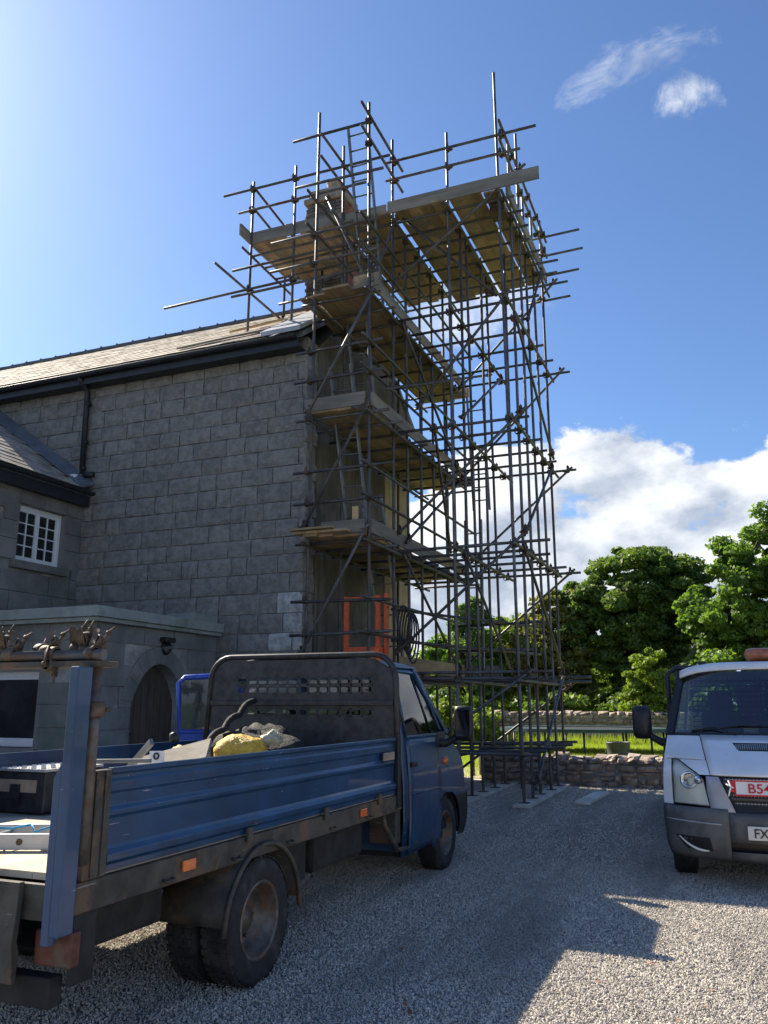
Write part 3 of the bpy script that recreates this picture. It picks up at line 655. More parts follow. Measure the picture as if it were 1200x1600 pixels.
# voussoirs round the arch, and jamb stones
for side in (-1, 1):
    for k in range(6):
        inst('stone', SMOOTH[k % 8], pw, TRS((PX - .012, (dy0 - .13 if side < 0 else dy1 + .13), .25 + k * .28), Euler((0, 0, R(90))).to_quaternion(), (.25, .034, .27)), M['stone_wing'])
apts = [(y, arch(y)) for y in np.linspace(dy0 + .001, dy1 - .001, 41)]
cc_ = ((dy0 + dy1) / 2, dsp - .05)
for k in range(0, 40, 4):
    seg = apts[k:k + 5]; outp = []
    for (y, z) in (seg[0], seg[2], seg[4]):
        v = Vector((y - cc_[0], z - cc_[1])).normalized(); outp.append((y + v.x * .25, z + v.y * .25))
    poly = seg + outp[::-1]; cy_ = sum(p[0] for p in poly) / len(poly); cz_ = sum(p[1] for p in poly) / len(poly)
    poly = [(cy_ + (p[0] - cy_) * .975, cz_ + (p[1] - cz_) * .975) for p in poly]
    MB().prism(poly, 'x', PX - .03, PX + .012).build('voussoir', M['stone_wing'], pw, bevel=.004)
dr = MB()
for k in range(8):
    y0, y1 = dy0 + (dy1 - dy0) * k / 8, dy0 + (dy1 - dy0) * (k + 1) / 8 - .008
    dr.add([(x, y, z) for x in (PX - .22, PX - .18) for (y, z) in ((y0, .12), (y1, .12), (y1, arch(y1) - .002), (y0, arch(y0) - .002))], [(0, 1, 2, 3), (4, 7, 6, 5), (0, 4, 5, 1), (1, 5, 6, 2), (2, 6, 7, 3), (3, 7, 4, 0)])
pdoor = dr.build('door', M['door'], porch)
MB().tube([(PX - .17, 9.62, 1.15), (PX - .13, 9.62, 1.15), (PX - .13, 9.66, 1.15), (PX - .17, 9.66, 1.15)], .012).build('handle', M['steel'], pdoor)
MB().box(PX - .32, PX + .06, dy0 - .05, dy1 + .05, .05, .12).build('door_sill', M['stone_wing'], porch, bevel=.01)
co = MB()
for (o0, a, b) in [(.13, PZ + .06, PZ + .20), (.09, PZ + .002, PZ + .058)]: co.box(WX + .006, PX + o0, PY - o0, WY - .006, a, b)
M['cornice'] = mat('green_grey_cornice', (.30, .33, .30), .8, var=.2, vs=3, stain=(.20, .23, .19), stain_s=1.5)
co.build('cornice', M['cornice'], porch, bevel=.008)
MB().box(PX - .5, PX + .02, WY - .7, WY - .05, PZ + .203, PZ + .33).build('parapet', M['cornice'], porch, bevel=.01)
casement(porch, PY + .16, fx0, fx1, fz0, fz1, cols=1, rows=1, leaves=1, fw=.07, axis='x')
MB().box(fx0 - .08, fx1 + .08, PY - .05, PY + .15, fz0 - .10, fz0).build('window_sill', M['stone_wing'], porch, bevel=.01)
lm = thing('wall_lantern', 'small round black bulkhead lamp above the pointed doorway', 'lamp', (PX + .06, 10.17, 2.37))
MB().box(PX + .005, PX + .12, 10.0, 10.24, 2.44, 2.51).build('hood', M['plastic'], lm, bevel=.01)
MB().lathe((PX + .0, 10.14, 2.36), (1, 0, 0), [(.0, .001), (.0, .10), (.03, .10), (.05, .075)], 20).build('backplate', M['plastic'], lm)
MB().lathe((PX + .05, 10.14, 2.36), (1, 0, 0), [(.0, .075), (.04, .068), (.07, .03), (.075, .001)], 20).build('lens', M['lens'], lm)

# ---------------------------------------------------------------- scaffold
scaf = thing('scaffold', 'tall tube-and-fitting scaffold with board decks wrapped round the gable', 'scaffolding', (-4, 13.5, .16))
ut = MB(); ut.lathe((0, 0, 0), (0, 0, 1), [(.0, .0195), (0, .02415), (1, .02415), (1, .0195), (.97, .0195), (.97, .001)], 10)
ut.f += [tuple(range(0, 10))]; ut.sm += [False]
tube_me = bpy.data.meshes.new('tube'); tube_me.from_pydata(ut.v, [], ut.f); tube_me.polygons.foreach_set('use_smooth', ut.sm); tube_me.materials.append(M['tube'])
cb = MB()
cb.lathe((0, 0, -.028), (0, 0, 1), [(0, .025), (0, .036), (.056, .036), (.056, .025)], 8, False)
cb.lathe((0, .052, 0), (1, 0, 0), [(-.028, .025), (-.028, .036), (.028, .036), (.028, .025)], 8, False)
cb.box(-.03, .03, .018, .036, -.03, .03); cb.box(-.075, -.03, -.012, .014, -.022, .022); cb.box(-.095, -.05, -.006, .008, -.008, .008)
cb.box(-.022, .022, .055, .085, .028, .075); cb.box(-.008, .008, .06, .075, .07, .10)
coup_me = bpy.data.meshes.new('coupler'); coup_me.from_pydata(cb.v, [], cb.f); coup_me.materials.append(M['coupler'])
def T_(name, a, b, parent=None, material=None):
    a = Vector(a); b = Vector(b); d = b - a
    return inst(name, tube_me, parent or scaf, TRS(a, d.to_track_quat('Z', 'Y'), (1, 1, d.length)), material)
ncoup = [0]; CJ = MB()
def coupler(p, rz=0, rx=0):
    Mx = TRS(p, Euler((rx, 0, rz + rnd.uniform(-.15, .15))).to_quaternion(), (1, 1, 1))
    if ncoup[0] < 298: inst('coupler', coup_me, scaf, Mx)
    else: CJ.add([Mx @ v.co for v in coup_me.vertices], [tuple(p_.vertices) for p_ in coup_me.polygons])
    ncoup[0] += 1
um = MB().box(-.5, .5, -.5, .5, -.5, .5); box_me = bpy.data.meshes.new('board'); box_me.from_pydata(um.v, [], um.f); box_me.materials.append(M['board'])
bm_ = bmesh.new(); bm_.from_mesh(box_me); bmesh.ops.recalc_face_normals(bm_, faces=bm_.faces); bm_.to_mesh(box_me); bm_.free()
def board(x0, x1, y0, y1, z0, z1, name='scaffold_board', material=None, parent=None, tilt=0., yaw=0.):
    return inst(name, box_me, parent or scaf, TRS(((x0 + x1) / 2, (y0 + y1) / 2, (z0 + z1) / 2), Euler((tilt, 0, yaw)).to_quaternion(), (x1 - x0, y1 - y0, z1 - z0)), material)
G0 = .20
RO = [12.10, 12.72, 13.32, 14.02, 14.75, 15.42]           # rows along Y
XA, XB, XC, XI = -4.76, -3.76, -2.82, -5.78
LZ = [2.0, 4.0, 6.0, 8.0]
jit = lambda s=.02: rnd.uniform(-s, s)
# standards of the loading tower
std = []
topsC = {0: 12.25, 1: 11.35, 2: 11.9, 3: 11.2, 4: 11.05, 5: 11.35}
for i, y in enumerate(RO):
    for x in (XA, XB, XC):
        if i == 5 and x == XB: continue
        zt = {XA: 9.95, XB: 9.95, XC: topsC[i]}[x]
        if i == 0: zt = {XA: 11.5, XB: 11.32, XC: 12.25}[x]
        if i == 5 and x == XA: zt = 10.9
        b_ = (x + jit(.03), y + jit(.03), G0); t_ = (x + jit(.05) - .03, y + jit(.04), zt)
        T_('standard', b_, t_); std.append((x, y, zt))
        board(b_[0] - .075, b_[0] + .075, b_[1] - .075, b_[1] + .075, G0 + .004, G0 + .012, 'base_plate', M['coupler'])
# ragged second skin of inner standards seen between the rows
for (x, y, zt) in [(-4.3, 15.42, 6.4), (-3.3, 15.42, 8.1), (-3.3, 14.02, 9.9), (-5.2, 16.2, 8.3)]: T_('standard', (x, y, G0), (x + .02, y, zt))
# gable bay standards
for y in (11.0, 12.15, 13.35, 14.75, 16.15):
    z1 = {11.0: 11.45, 12.15: 9.95, 13.35: 9.95, 14.75: 8.9, 16.15: 8.9}[y]
    T_('standard', (XI, y, G0), (XI + .06 + jit(), y, z1 + .05))
    if y in (11.0, 16.15): T_('standard', (XA + .02, y, G0), (XA - .02, y, 11.42 if y == 11.0 else 9.3))
for p in [(XI, 11.0), (XA, 11.0)]: board(p[0] - .08, p[0] + .08, p[1] - .08, p[1] + .08, G0 + .004, G0 + .012, 'base_plate', M['coupler'])
# standards that stand on the roof round the chimney
def roofz(y): return EZ - .02 + (RZ - EZ + .02) * min((y - WY + .28), 2 * RYC - y - WY + .28) / (RYC - WY + .28) + .03
for (x, y, zt) in [(-7.56, 11.9, 11.22), (-6.66, 11.9, 11.32), (-5.66, 11.9, 11.46), (-7.62, 13.3, 11.15), (-6.72, 13.2, 9.9), (-7.56, 15.0, 11.1)]:
    z0 = roofz(y) if x < GX else 8.04
    T_('standard', (x, y, z0), (x + jit(.015), y, zt)); std.append((x, y, zt))
# ledgers along Y on each lift, transoms along X
for z in LZ:
    zz = z - .06
    for x in (XA, XB, XC):
        T_('ledger', (x + .05, 11.85 if x != XA else 10.75, zz - .05), (x + .05, 15.75 + jit(.2), zz - .05 + jit(.02)))
        for y in RO: coupler((x, y, zz - .05), R(90))
    T_('ledger', (XI + .05, 10.75, zz - .05), (XI + .05, 16.5, zz - .05))
    for i, y in enumerate(RO):
        a, b = (-4.95 + jit(.1)), (-2.62 + jit(.12))
        if i == 5: b = -2.36 + jit(.06)
        if i == 0 and z in (4.0, 8.0): b = -2.30
        T_('transom', (a, y + .05, zz), (b, y + .05, zz + jit(.015)))
        for x in (XA, XB, XC): coupler((x, y, zz), 0)
    for y in (11.0, 11.6, 12.2, 12.9, 13.6, 14.3, 15.0, 15.7, 16.3):
        T_('transom', (-6.0 + jit(.05), y + .05, zz), (-4.55 + jit(.1), y + .05, zz))
    coupler((XI, 11.0, zz)); coupler((XA, 11.0, zz))
# low rails near the ground
for i, y in enumerate(RO): T_('transom', (-4.95, y - .05, .86 - .03 * (i % 2)), (-2.55 + jit(.05), y - .05, .86 + .02 * (i % 3)))
for x in (XB, XC): T_('ledger', (x - .05, 11.9, .82), (x - .05, 15.6, .82))
for i in (0, 2, 5):
    for x in (XB, XC): coupler((x, RO[i], .85), R(180))
T_('ledger', (-4.8, 12.15, 2.02), (-2.35, 12.15, 2.02)); T_('ledger', (-4.8, 15.5, 2.03), (-2.3, 15.5, 2.03))
# intermediate guard rails: front of the gable bay and tower sides
for z in LZ[0:]:
    for dz in (.55, 1.05):
        if z == 8.0: a = -7.9 if dz > 1 else -7.65; yy = 11.05
        else: a = -6.02 + jit(.05); yy = 10.94
        if z < 8: T_('guard_rail', (a, 10.94, z + dz), (-4.42 + jit(.1), 10.94, z + dz + jit(.03)))
        T_('guard_rail', (XA + .06, 10.55 + jit(.1), z + dz), (XA + .06, 16.6, z + dz + jit(.03)))
        if z < 8: coupler((XI, 11.0, z + dz), R(180)); coupler((XA, 11.0, z + dz), R(180))
for z in (8.62, 9.15):
    T_('guard_rail', (-6.55, 10.94, z), (-4.6, 10.94, z + .02)); coupler((XI, 11.0, z), R(180)); coupler((XA, 11.0, z), R(180))
    T_('guard_rail', (-7.9, 11.84, z + .25), (-5.0, 11.84, z + .27))
T_('guard_rail', (-9.40, 11.84, 8.93), (-6.5, 11.84, 8.97)); T_('guard_rail', (-7.85, 11.2, 9.22), (-7.66, 13.3, 9.02)); T_('guard_rail', (-7.7, 13.24, 9.35), (-6.1, 13.24, 9.37)); T_('guard_rail', (-7.7, 13.24, 9.02), (-6.1, 13.24, 9.02))
for p in [(-7.56, 11.9, 8.95), (-7.6, 13.3, 9.02), (-6.66, 11.9, 8.96)]: coupler(p, R(180))
# top deck z = 10: transoms, ledgers, boards
TD = 9.83
for k, y in enumerate(np.linspace(12.12, 15.34, 8)):
    T_('transom', (-7.70 if y < 13.4 else -6.05, y, TD - .03), (-2.62 + jit(.08) if k not in (5, 6, 7) else -2.35 + jit(.1), y, TD - .03 + jit(.01)))
for x in (XA, XB, XC): T_('ledger', (x + .05, 11.8, TD - .08), (x + .05, 15.75, TD - .08)); [coupler((x, y, TD - .07), R(90)) for y in RO[:5]]
T_('ledger', (-7.62, 11.7, TD - .08), (-7.66, 13.7, TD - .08)); T_('ledger', (-5.72, 10.8, TD - .08), (-5.72, 15.3, TD - .08))
def deck(xs, y0, y1, z, w=.225, vary=.06):
    for (a, b) in xs:
        n = max(1, int(round((b - a) / w))); ww_ = (b - a) / n
        for k in range(n):
            ym = y0 + (y1 - y0) * (.5 + jit(.12)) if y1 - y0 > 2.6 else None
            segs = [(y0 + jit(vary), ym), (ym + .004, y1 + jit(vary))] if ym else [(y0 + jit(vary), y1 + jit(vary))]
            for (s, e) in segs:
                board(a + ww_ * k + .003, a + ww_ * (k + 1) - .003, s, e, z + jit(.003), z + .038 + jit(.003), tilt=jit(.002))
deck([(-4.70, -3.80), (-3.71, -3.16), (-3.13, -2.86)], 11.97, 15.42, 9.9)
deck([(-5.72, -4.80)], 11.95, 15.3, 9.9)
deck([(-7.52, -6.18)], 11.95, 13.45, 9.9); deck([(-6.15, -5.76)], 11.95, 14.6, 9.9)
# gable bay decks
for z, y0, y1 in ((2.0, 11.0, 15.8), (4.0, 10.85, 15.9), (6.0, 10.98, 16.2), (8.0, 10.86, 16.3)):
    deck([(-5.74, -4.80)], y0, y1, z, vary=.12)
board(-5.98, -5.78, 10.95, 13.2, 8.0, 8.038); board(-5.98, -5.78, 11.1, 15.6, 4.0, 4.038); board(-5.97, -5.77, 12.2, 16, 6.0, 6.038)
# toe boards
def toe(x0, x1, y0, y1, z, h=.225, m=None, tilt=0): return board(x0, x1, y0, y1, z, z + h, 'toe_board', m or M['toe'], tilt=tilt)
toe(-4.83, -2.17, 11.93, 11.965, 9.90); toe(-7.55, -5.70, 11.90, 11.935, 9.92); toe(-5.68, -4.86, 11.93, 11.965, 9.89, .2)
toe(-7.60, -7.56, 11.55, 13.3, 9.92, .22); toe(-2.79, -2.75, 12.2, 15.5, 9.92)
for z in (4.0, 6.0, 8.0):
    toe(XA - .02 + .045, XA + .06, 11.0, 13.9, z + .03, .21); toe(XA + .025, XA + .06, 13.92, 15.9 + .06 * (z - 4), z + .05, .21, M['board'])
toe(-5.80, -4.80, 10.92, 10.955, 6.03, .21); toe(-5.05, -4.62, 11.02, 11.055, 8.05, .22, M['board']); toe(-5.5, -4.78, 10.9, 10.935, 4.03, .20)
toe(-4.71, -4.675, 12.1, 15.6, 2.05, .23, M['board']); toe(-4.80, -4.0, 15.52, 15.55, 2.05, .21)
toe(-5.1, -4.72, 16.36, 16.395, 8.05, .22, M['newwood']); toe(-5.25, -4.72, 16.36, 16.395, 6.05, .22, M['toe'])
board(-5.02, -4.93, 10.98, 11.02, 4.2, 4.45, 'toe_board', M['newwood'])
board(-5.88, -5.0, 10.74, 10.94, 4.04, 4.078); board(-5.92, -5.2, 10.66, 10.78, 4.085, 4.115)
board(-3.1, -2.85, 12.3, 12.6, 9.70, 9.86, 'packing_block', M['coupler'])
# top guard rails
for z, xe in ((10.98, -2.20), (10.62, -2.48)):
    T_('guard_rail', (-4.9, 12.03, z), (xe, 12.03, z - .02))
    for x in (XA, XB, XC): coupler((x, 12.10, z), R(180))
    T_('guard_rail', (-2.76, 11.75, z + .05), (-2.78, 15.75, z + .02))
    for y in RO: coupler((XC, y, z), R(-90))
T_('guard_rail', (-8.17, 11.84, 11.03), (-4.75, 11.84, 10.98)); T_('guard_rail', (-7.82, 11.84, 10.58), (-5.2, 11.84, 10.56))
T_('guard_rail', (-6.18, 10.94, 11.02), (-4.7, 10.94, 11.0)); T_('guard_rail', (-6.1, 10.94, 10.1), (-4.5, 10.94, 10.06)) 
for x in (-7.56, -6.66, -5.66): coupler((x, 11.9, 11.02), R(180)); coupler((x, 11.9, 10.57), R(180))
for z in (11.05, 10.62):
    T_('guard_rail', (-4.72, 10.55, z + .03), (-4.74, 12.45, z)); coupler((XA, 11.0, z), R(90)); coupler((XA, 12.1, z), R(90))
    T_('guard_rail', (-5.62, 10.9, z - .05), (-5.6, 12.2, z - .08))
    T_('guard_rail', (-7.5, 11.8, z), (-7.6, 13.6, z - .05))
T_('guard_rail', (-5.70, 10.6, 9.75), (-5.68, 12.4, 9.72)); T_('guard_rail', (-5.70, 10.6, 9.15), (-5.68, 12.4, 9.1)); T_('guard_rail', (-5.2, 10.5, 9.2), (-5.2, 12.4, 9.2))
for z, xe in ((10.98, -2.05), (10.55, -2.0), (10.1, -2.1), (9.55, -2.3)):
    T_('guard_rail', (-3.2, 15.48, z - .02), (xe, 15.48, z)); coupler((XC, 15.42, z), 0)
# diagonal braces
def brace(a, b):
    T_('brace', a, b); a = Vector(a); b = Vector(b)
    for t in (.04, .96): coupler(a.lerp(b, t), 0, R(40))
YN, YF = 12.02, 15.52
for a, b in [((-2.72, 11.93, 8.02), (-4.35, 12.0, 6.25)), ((-2.55, YN, 6.05), (-4.75, YN, 4.15)), ((-2.55, YN, 4.15), (-4.75, YN, 2.3)), ((-2.6, YN, 2.05), (-4.6, YN, .7)),
             ((-2.55, YF, 10.0), (-4.7, YF, 7.9)), ((-2.5, YF, 8.05), (-4.75, YF, 5.9)), ((-2.45, YF, 6.0), (-4.7, YF, 4.1)), ((-2.5, YF, 4.02), (-4.75, YF, 2.2)), ((-2.6, YF, 1.95), (-4.9, YF, .3)),
             ((-2.40, 12.02, 10.28), (-4.75, 12.03, 8.6)), ((-4.72, 12.2, 10.0), (-3.0, 12.2, 8.1)),
             ((XC + .08, 12.3, 7.8), (XC + .08, 15.2, 6.1)), ((XC + .08, 15.1, 5.95), (XC + .08, 12.4, 4.1)), ((XC + .08, 12.3, 3.95), (XC + .08, 15.2, 2.1)), ((XC + .08, 15.2, 2.1), (XC + .08, 12.5, .35)), ((XC + .08, 14.9, 9.9), (XC + .08, 13.3, 8.1)),
             ((XA + .1, 12.2, 3.9), (XA + .1, 15.2, 2.1)), ((XA + .1, 15.4, 5.9), (XA + .1, 12.3, 4.1)), ((XA + .1, 12.2, 7.9), (XA + .1, 15.3, 6.1)), ((XB + .08, 12.3, 3.9), (XB + .08, 15.2, 2.1)), ((XB + .08, 15.2, 7.9), (XB + .08, 12.3, 6.1)),
             ((-4.66, 10.92, 7.95), (-5.80, 10.92, 5.95)), ((-4.72, 10.92, 6.1), (-5.85, 10.92, 4.1)), ((-4.74, 10.92, 4.15), (-5.85, 10.92, 2.2)), ((-5.72, 10.92, 2.0), (-4.7, 10.92, .5)),
             ((-4.55, 11.1, 6.3), (-3.9, 15.2, 8.0)), ((-4.1, 12.15, 6.0), (-4.6, 14.5, 4.3)), ((-5.6, 11.1, 9.9), (-4.8, 11.1, 8.1)), ((-4.72, 11.0, 8.1), (-4.72, 12.1, 9.9))]:
    brace(a, b)
T_('guard_rail', (-4.95, 12.4, 3.05), (-3.2, 15.5, 2.95)); T_('guard_rail', (-4.95, 12.4, 2.55), (-3.2, 15.5, 2.45))
T_('transom', (-4.6, 14.7, 2.95), (-3.0, 14.7, 2.98)); T_('transom', (-4.6, 14.7, 2.5), (-3.1, 14.7, 2.5))
# sole boards under the standards
for x in (XB, XC): board(x - .12, x + .12, 11.80, 15.6, .165, .203, 'sole_board', M['sole'], yaw=jit(.01))
board(XA - .12, XA + .12, 11.8, 15.7, .165, .203, 'sole_board', M['sole'])
for y in (11.0,): board(-5.95, -4.5, y - .12, y + .12, .165, .203, 'sole_board', M['sole'])
if CJ.v: o = CJ.build('couplers', M['coupler'], scaf); o['kind'] = 'stuff'

def ladder(a, b, w, label, group='ladders inside the scaffold', side=(1, 0, 0), material=None, cat='ladder', rung=.26, depth=.07):
    a = Vector(a); b = Vector(b); s = Vector(side).normalized(); t = thing('ladder', label, cat, tuple(a)); 
    if group: t['group'] = group
    up = (b - a).normalized(); n = up.cross(s)
    for k in (-1, 1): MB().bar(a + s * w / 2 * k, b + s * w / 2 * k, .028, depth, n).build('stile', material or M['oldalu'], t)
    L_ = (b - a).length; k = .2
    while k < L_ - .1:
        p = a + up * k; MB().tube([p - s * w / 2, p + s * w / 2], .014, 6).build('rung', material or M['oldalu'], t); k += rung
    return t
ladder((-5.25, 12.4, 8.04), (-5.15, 11.35, 11.35), .36, 'bright ladder rising above the top deck beside the chimney')
ladder((-5.45, 12.6, 6.04), (-5.45, 11.9, 8.6), .36, 'ladder climbing from the third deck to the fourth inside the gable bay')
ladder((-5.35, 12.0, 4.04), (-5.40, 11.3, 6.9), .36, 'ladder climbing from the second deck to the third inside the gable bay')
ladder((-5.10, 12.9, 2.04), (-5.20, 12.1, 4.9), .36, 'ladder climbing from the lowest deck to the second beside the orange frame')
ladder((-4.15, 15.1, 5.2), (-4.2, 15.0, 7.5), .32, 'upper narrow ladder on the far side of the tower against the sky')
ladder((-4.35, 15.1, 2.2), (-4.3, 15.0, 5.0), .32, 'lower narrow ladder on the far side of the tower against clouds')

fr = thing('orange_frame', 'orange painted steel hoist frame standing on the lowest deck', 'hoist frame', (-5.2, 11.9, 2.04))
f = MB(); x0, x1, z0, z1 = -5.52, -4.98, 2.04, 3.22
f.bar((x0, 11.9, z0), (x0, 11.9, z1), .07, .07); f.bar((x1, 11.9, z0), (x1, 11.9, z1), .07, .07); f.bar((x0 + .04, 11.9, z1 - .05), (x1 - .04, 11.9, z1 - .05), .09, .07); f.bar((x0 + .04, 11.9, z0 + .35), (x1 - .04, 11.9, z0 + .35), .07, .07)
f.build('frame', M['orange'], fr, bevel=.008)
MB().box(-5.08, -4.90, 11.72, 11.94, 2.05, 2.42).build('motor_housing', M['orange'], fr, bevel=.03)
MB().bar((-4.86, 11.95, 2.04), (-4.86, 11.95, 3.25), .09, .05).build('guide_rail', M['orange'], fr, bevel=.006)
cbm = MB(); r2 = random.Random(3)
for k in range(5):
    c = Vector((-4.60 + .02 * k, 12.02, 2.75 - .05 * k)); pts = [c + Vector((.10 * math.cos(t) + .01 * k, .02 * k + .01 * math.sin(3 * t), (.30 + .02 * k) * math.sin(t) )) for t in np.linspace(0, 2 * math.pi, 22, endpoint=False)]
    cbm.tube(pts, .014, 6, closed=True)
tag(cbm.build('coiled_hose', M['cable']), 'black hose coiled and hung on the scaffold by the orange frame', 'hose')

# loose timber on roof and ground
def loose(name, label, a, b, w, h, material, up=(0, 0, 1), cat='plank'):
    return tag(MB().bar(a, b, w, h, up).build(name, material, bevel=.003), label, cat)
a, b = roof_pt(-8.72, .10, .07), roof_pt(-7.0, .20, .07); loose('plank', 'brown plank lying on the slates near the eave', a, b, .2, .035, M['toe'], (0, -.55, .83))
a, b = roof_pt(-8.1, .36, .09), roof_pt(-7.15, .50, .09); tag(MB().tube([a, b], .026, 10).build('scaffold_tube', M['newwood']), 'short tube lying on the slates at the foot of a standard', 'tube')
a, b = roof_pt(-7.1, .44, .07), roof_pt(-6.3, .50, .07); loose('plank', 'short plank lying on the slates beside the lead coping', a, b, .2, .035, M['toe'], (0, -.55, .83))
loose('plank', 'loose pale plank lying on the gravel near the garden wall', (-2.08, 12.45, .190), (-2.02, 14.05, .19), .225, .038, M['sole'])

# ---------------------------------------------------------------- vehicles
def hw(z):
    pts = [(.2, .93), (.38, .975), (.6, .985), (.9, .98), (1.1, .965), (1.28, .945), (1.6, .875), (1.90, .80), (2.0, .70)]
    for (a, b), (c, d) in zip(pts, pts[1:]):
        if z <= c: return b + (d - b) * (z - a) / (c - a)
    return .70
def nose0(z):
    pts = [(.2, .12), (.30, .03), (.42, 0), (.62, .0), (.70, .035), (.93, .075), (.97, .10), (1.03, .17), (1.14, .38), (1.28, .72), (1.90, 1.34), (2.0, 1.5)]
    for (a, b), (c, d) in zip(pts, pts[1:]):
        if z <= c: return b + (d - b) * max(0, z - a) / (c - a)
    return 1.5
def ncurve(z): return .30 if z < .95 else max(.13, .30 - (z - .95) * .5)
def SN(x, z, off=0.):
    u = min(1, abs(x) / hw(z)); return Vector((x, nose0(z) + ncurve(z) * u ** 3.4 - off, z))
def side_x(z): return hw(z)
def wheel(parent, T, x, y, side, r=.335, w=.20, dish=.10, name='wheel', axis_off=0):
    t = MB(); s = side
    prof = [(-w / 2 * s, r * .60), (-w / 2 * s, r * .93), (-w * .40 * s, r * .985), (-w * .2 * s, r), (w * .2 * s, r), (w * .40 * s, r * .985), (w / 2 * s, r * .93), (w * .5 * s, r * .74), (w * .44 * s, r * .62)]
    t.lathe((x, y, r), (1, 0, 0), prof, 36)
    # tread grooves as raised blocks
    for k in range(40):
        a = 2 * math.pi * k / 40
        for q in (-.32, .02, .34):
            c = Vector((x + q * w, y + math.cos(a + q) * (r + .001), r + math.sin(a + q) * (r + .001)))
            d = Vector((0, -math.sin(a + q), math.cos(a + q))); t.bar(c - d * .017, c + d * .017, .045, .008, (0, math.cos(a + q), math.sin(a + q)))
    ty = t.build(name, M['rubber'], parent, T=T)
    m = MB()
    m.lathe((x, y, r), (1, 0, 0), [(w * .46 * s, r * .63), (w * .50 * s, r * .60), (w * .42 * s, r * .56), ((w * .42 - dish) * s, r * .53), ((w * .42 - dish) * s, r * .22), ((w * .42 - dish + .05) * s, r * .20), ((w * .42 - dish + .055) * s, .001)], 30)
    for k in range(6):
        a = 2 * math.pi * k / 6; c = Vector((x + (w * .42 - dish) * s, y + math.cos(a) * r * .36, r + math.sin(a) * r * .36)); m.tube([c, c + Vector((.022 * s, 0, 0))], .012, 6)
    m.build('rim', M['rim'], ty, T=T)
    return ty
def rows_patch(fn, rows, nu=8):
    """rows: (z, a0, a1); fn(a, z) -> point"""
    b = MB(); R_ = []
    vs = []
    for (z, a0, a1) in rows:
        for i in range(nu + 1): vs.append(fn(a0 + (a1 - a0) * i / nu, z))
    n = nu + 1; fs = [(j * n + i, j * n + i + 1, (j + 1) * n + i + 1, (j + 1) * n + i) for j in range(len(rows) - 1) for i in range(nu)]
    b.add(vs, fs, True); return b
def arch_cut(z, side=-1, wy=.92, r=.40, wz=.335):
    if abs(z - wz) >= r: return 0
    return math.sqrt(r * r - (z - wz) ** 2)
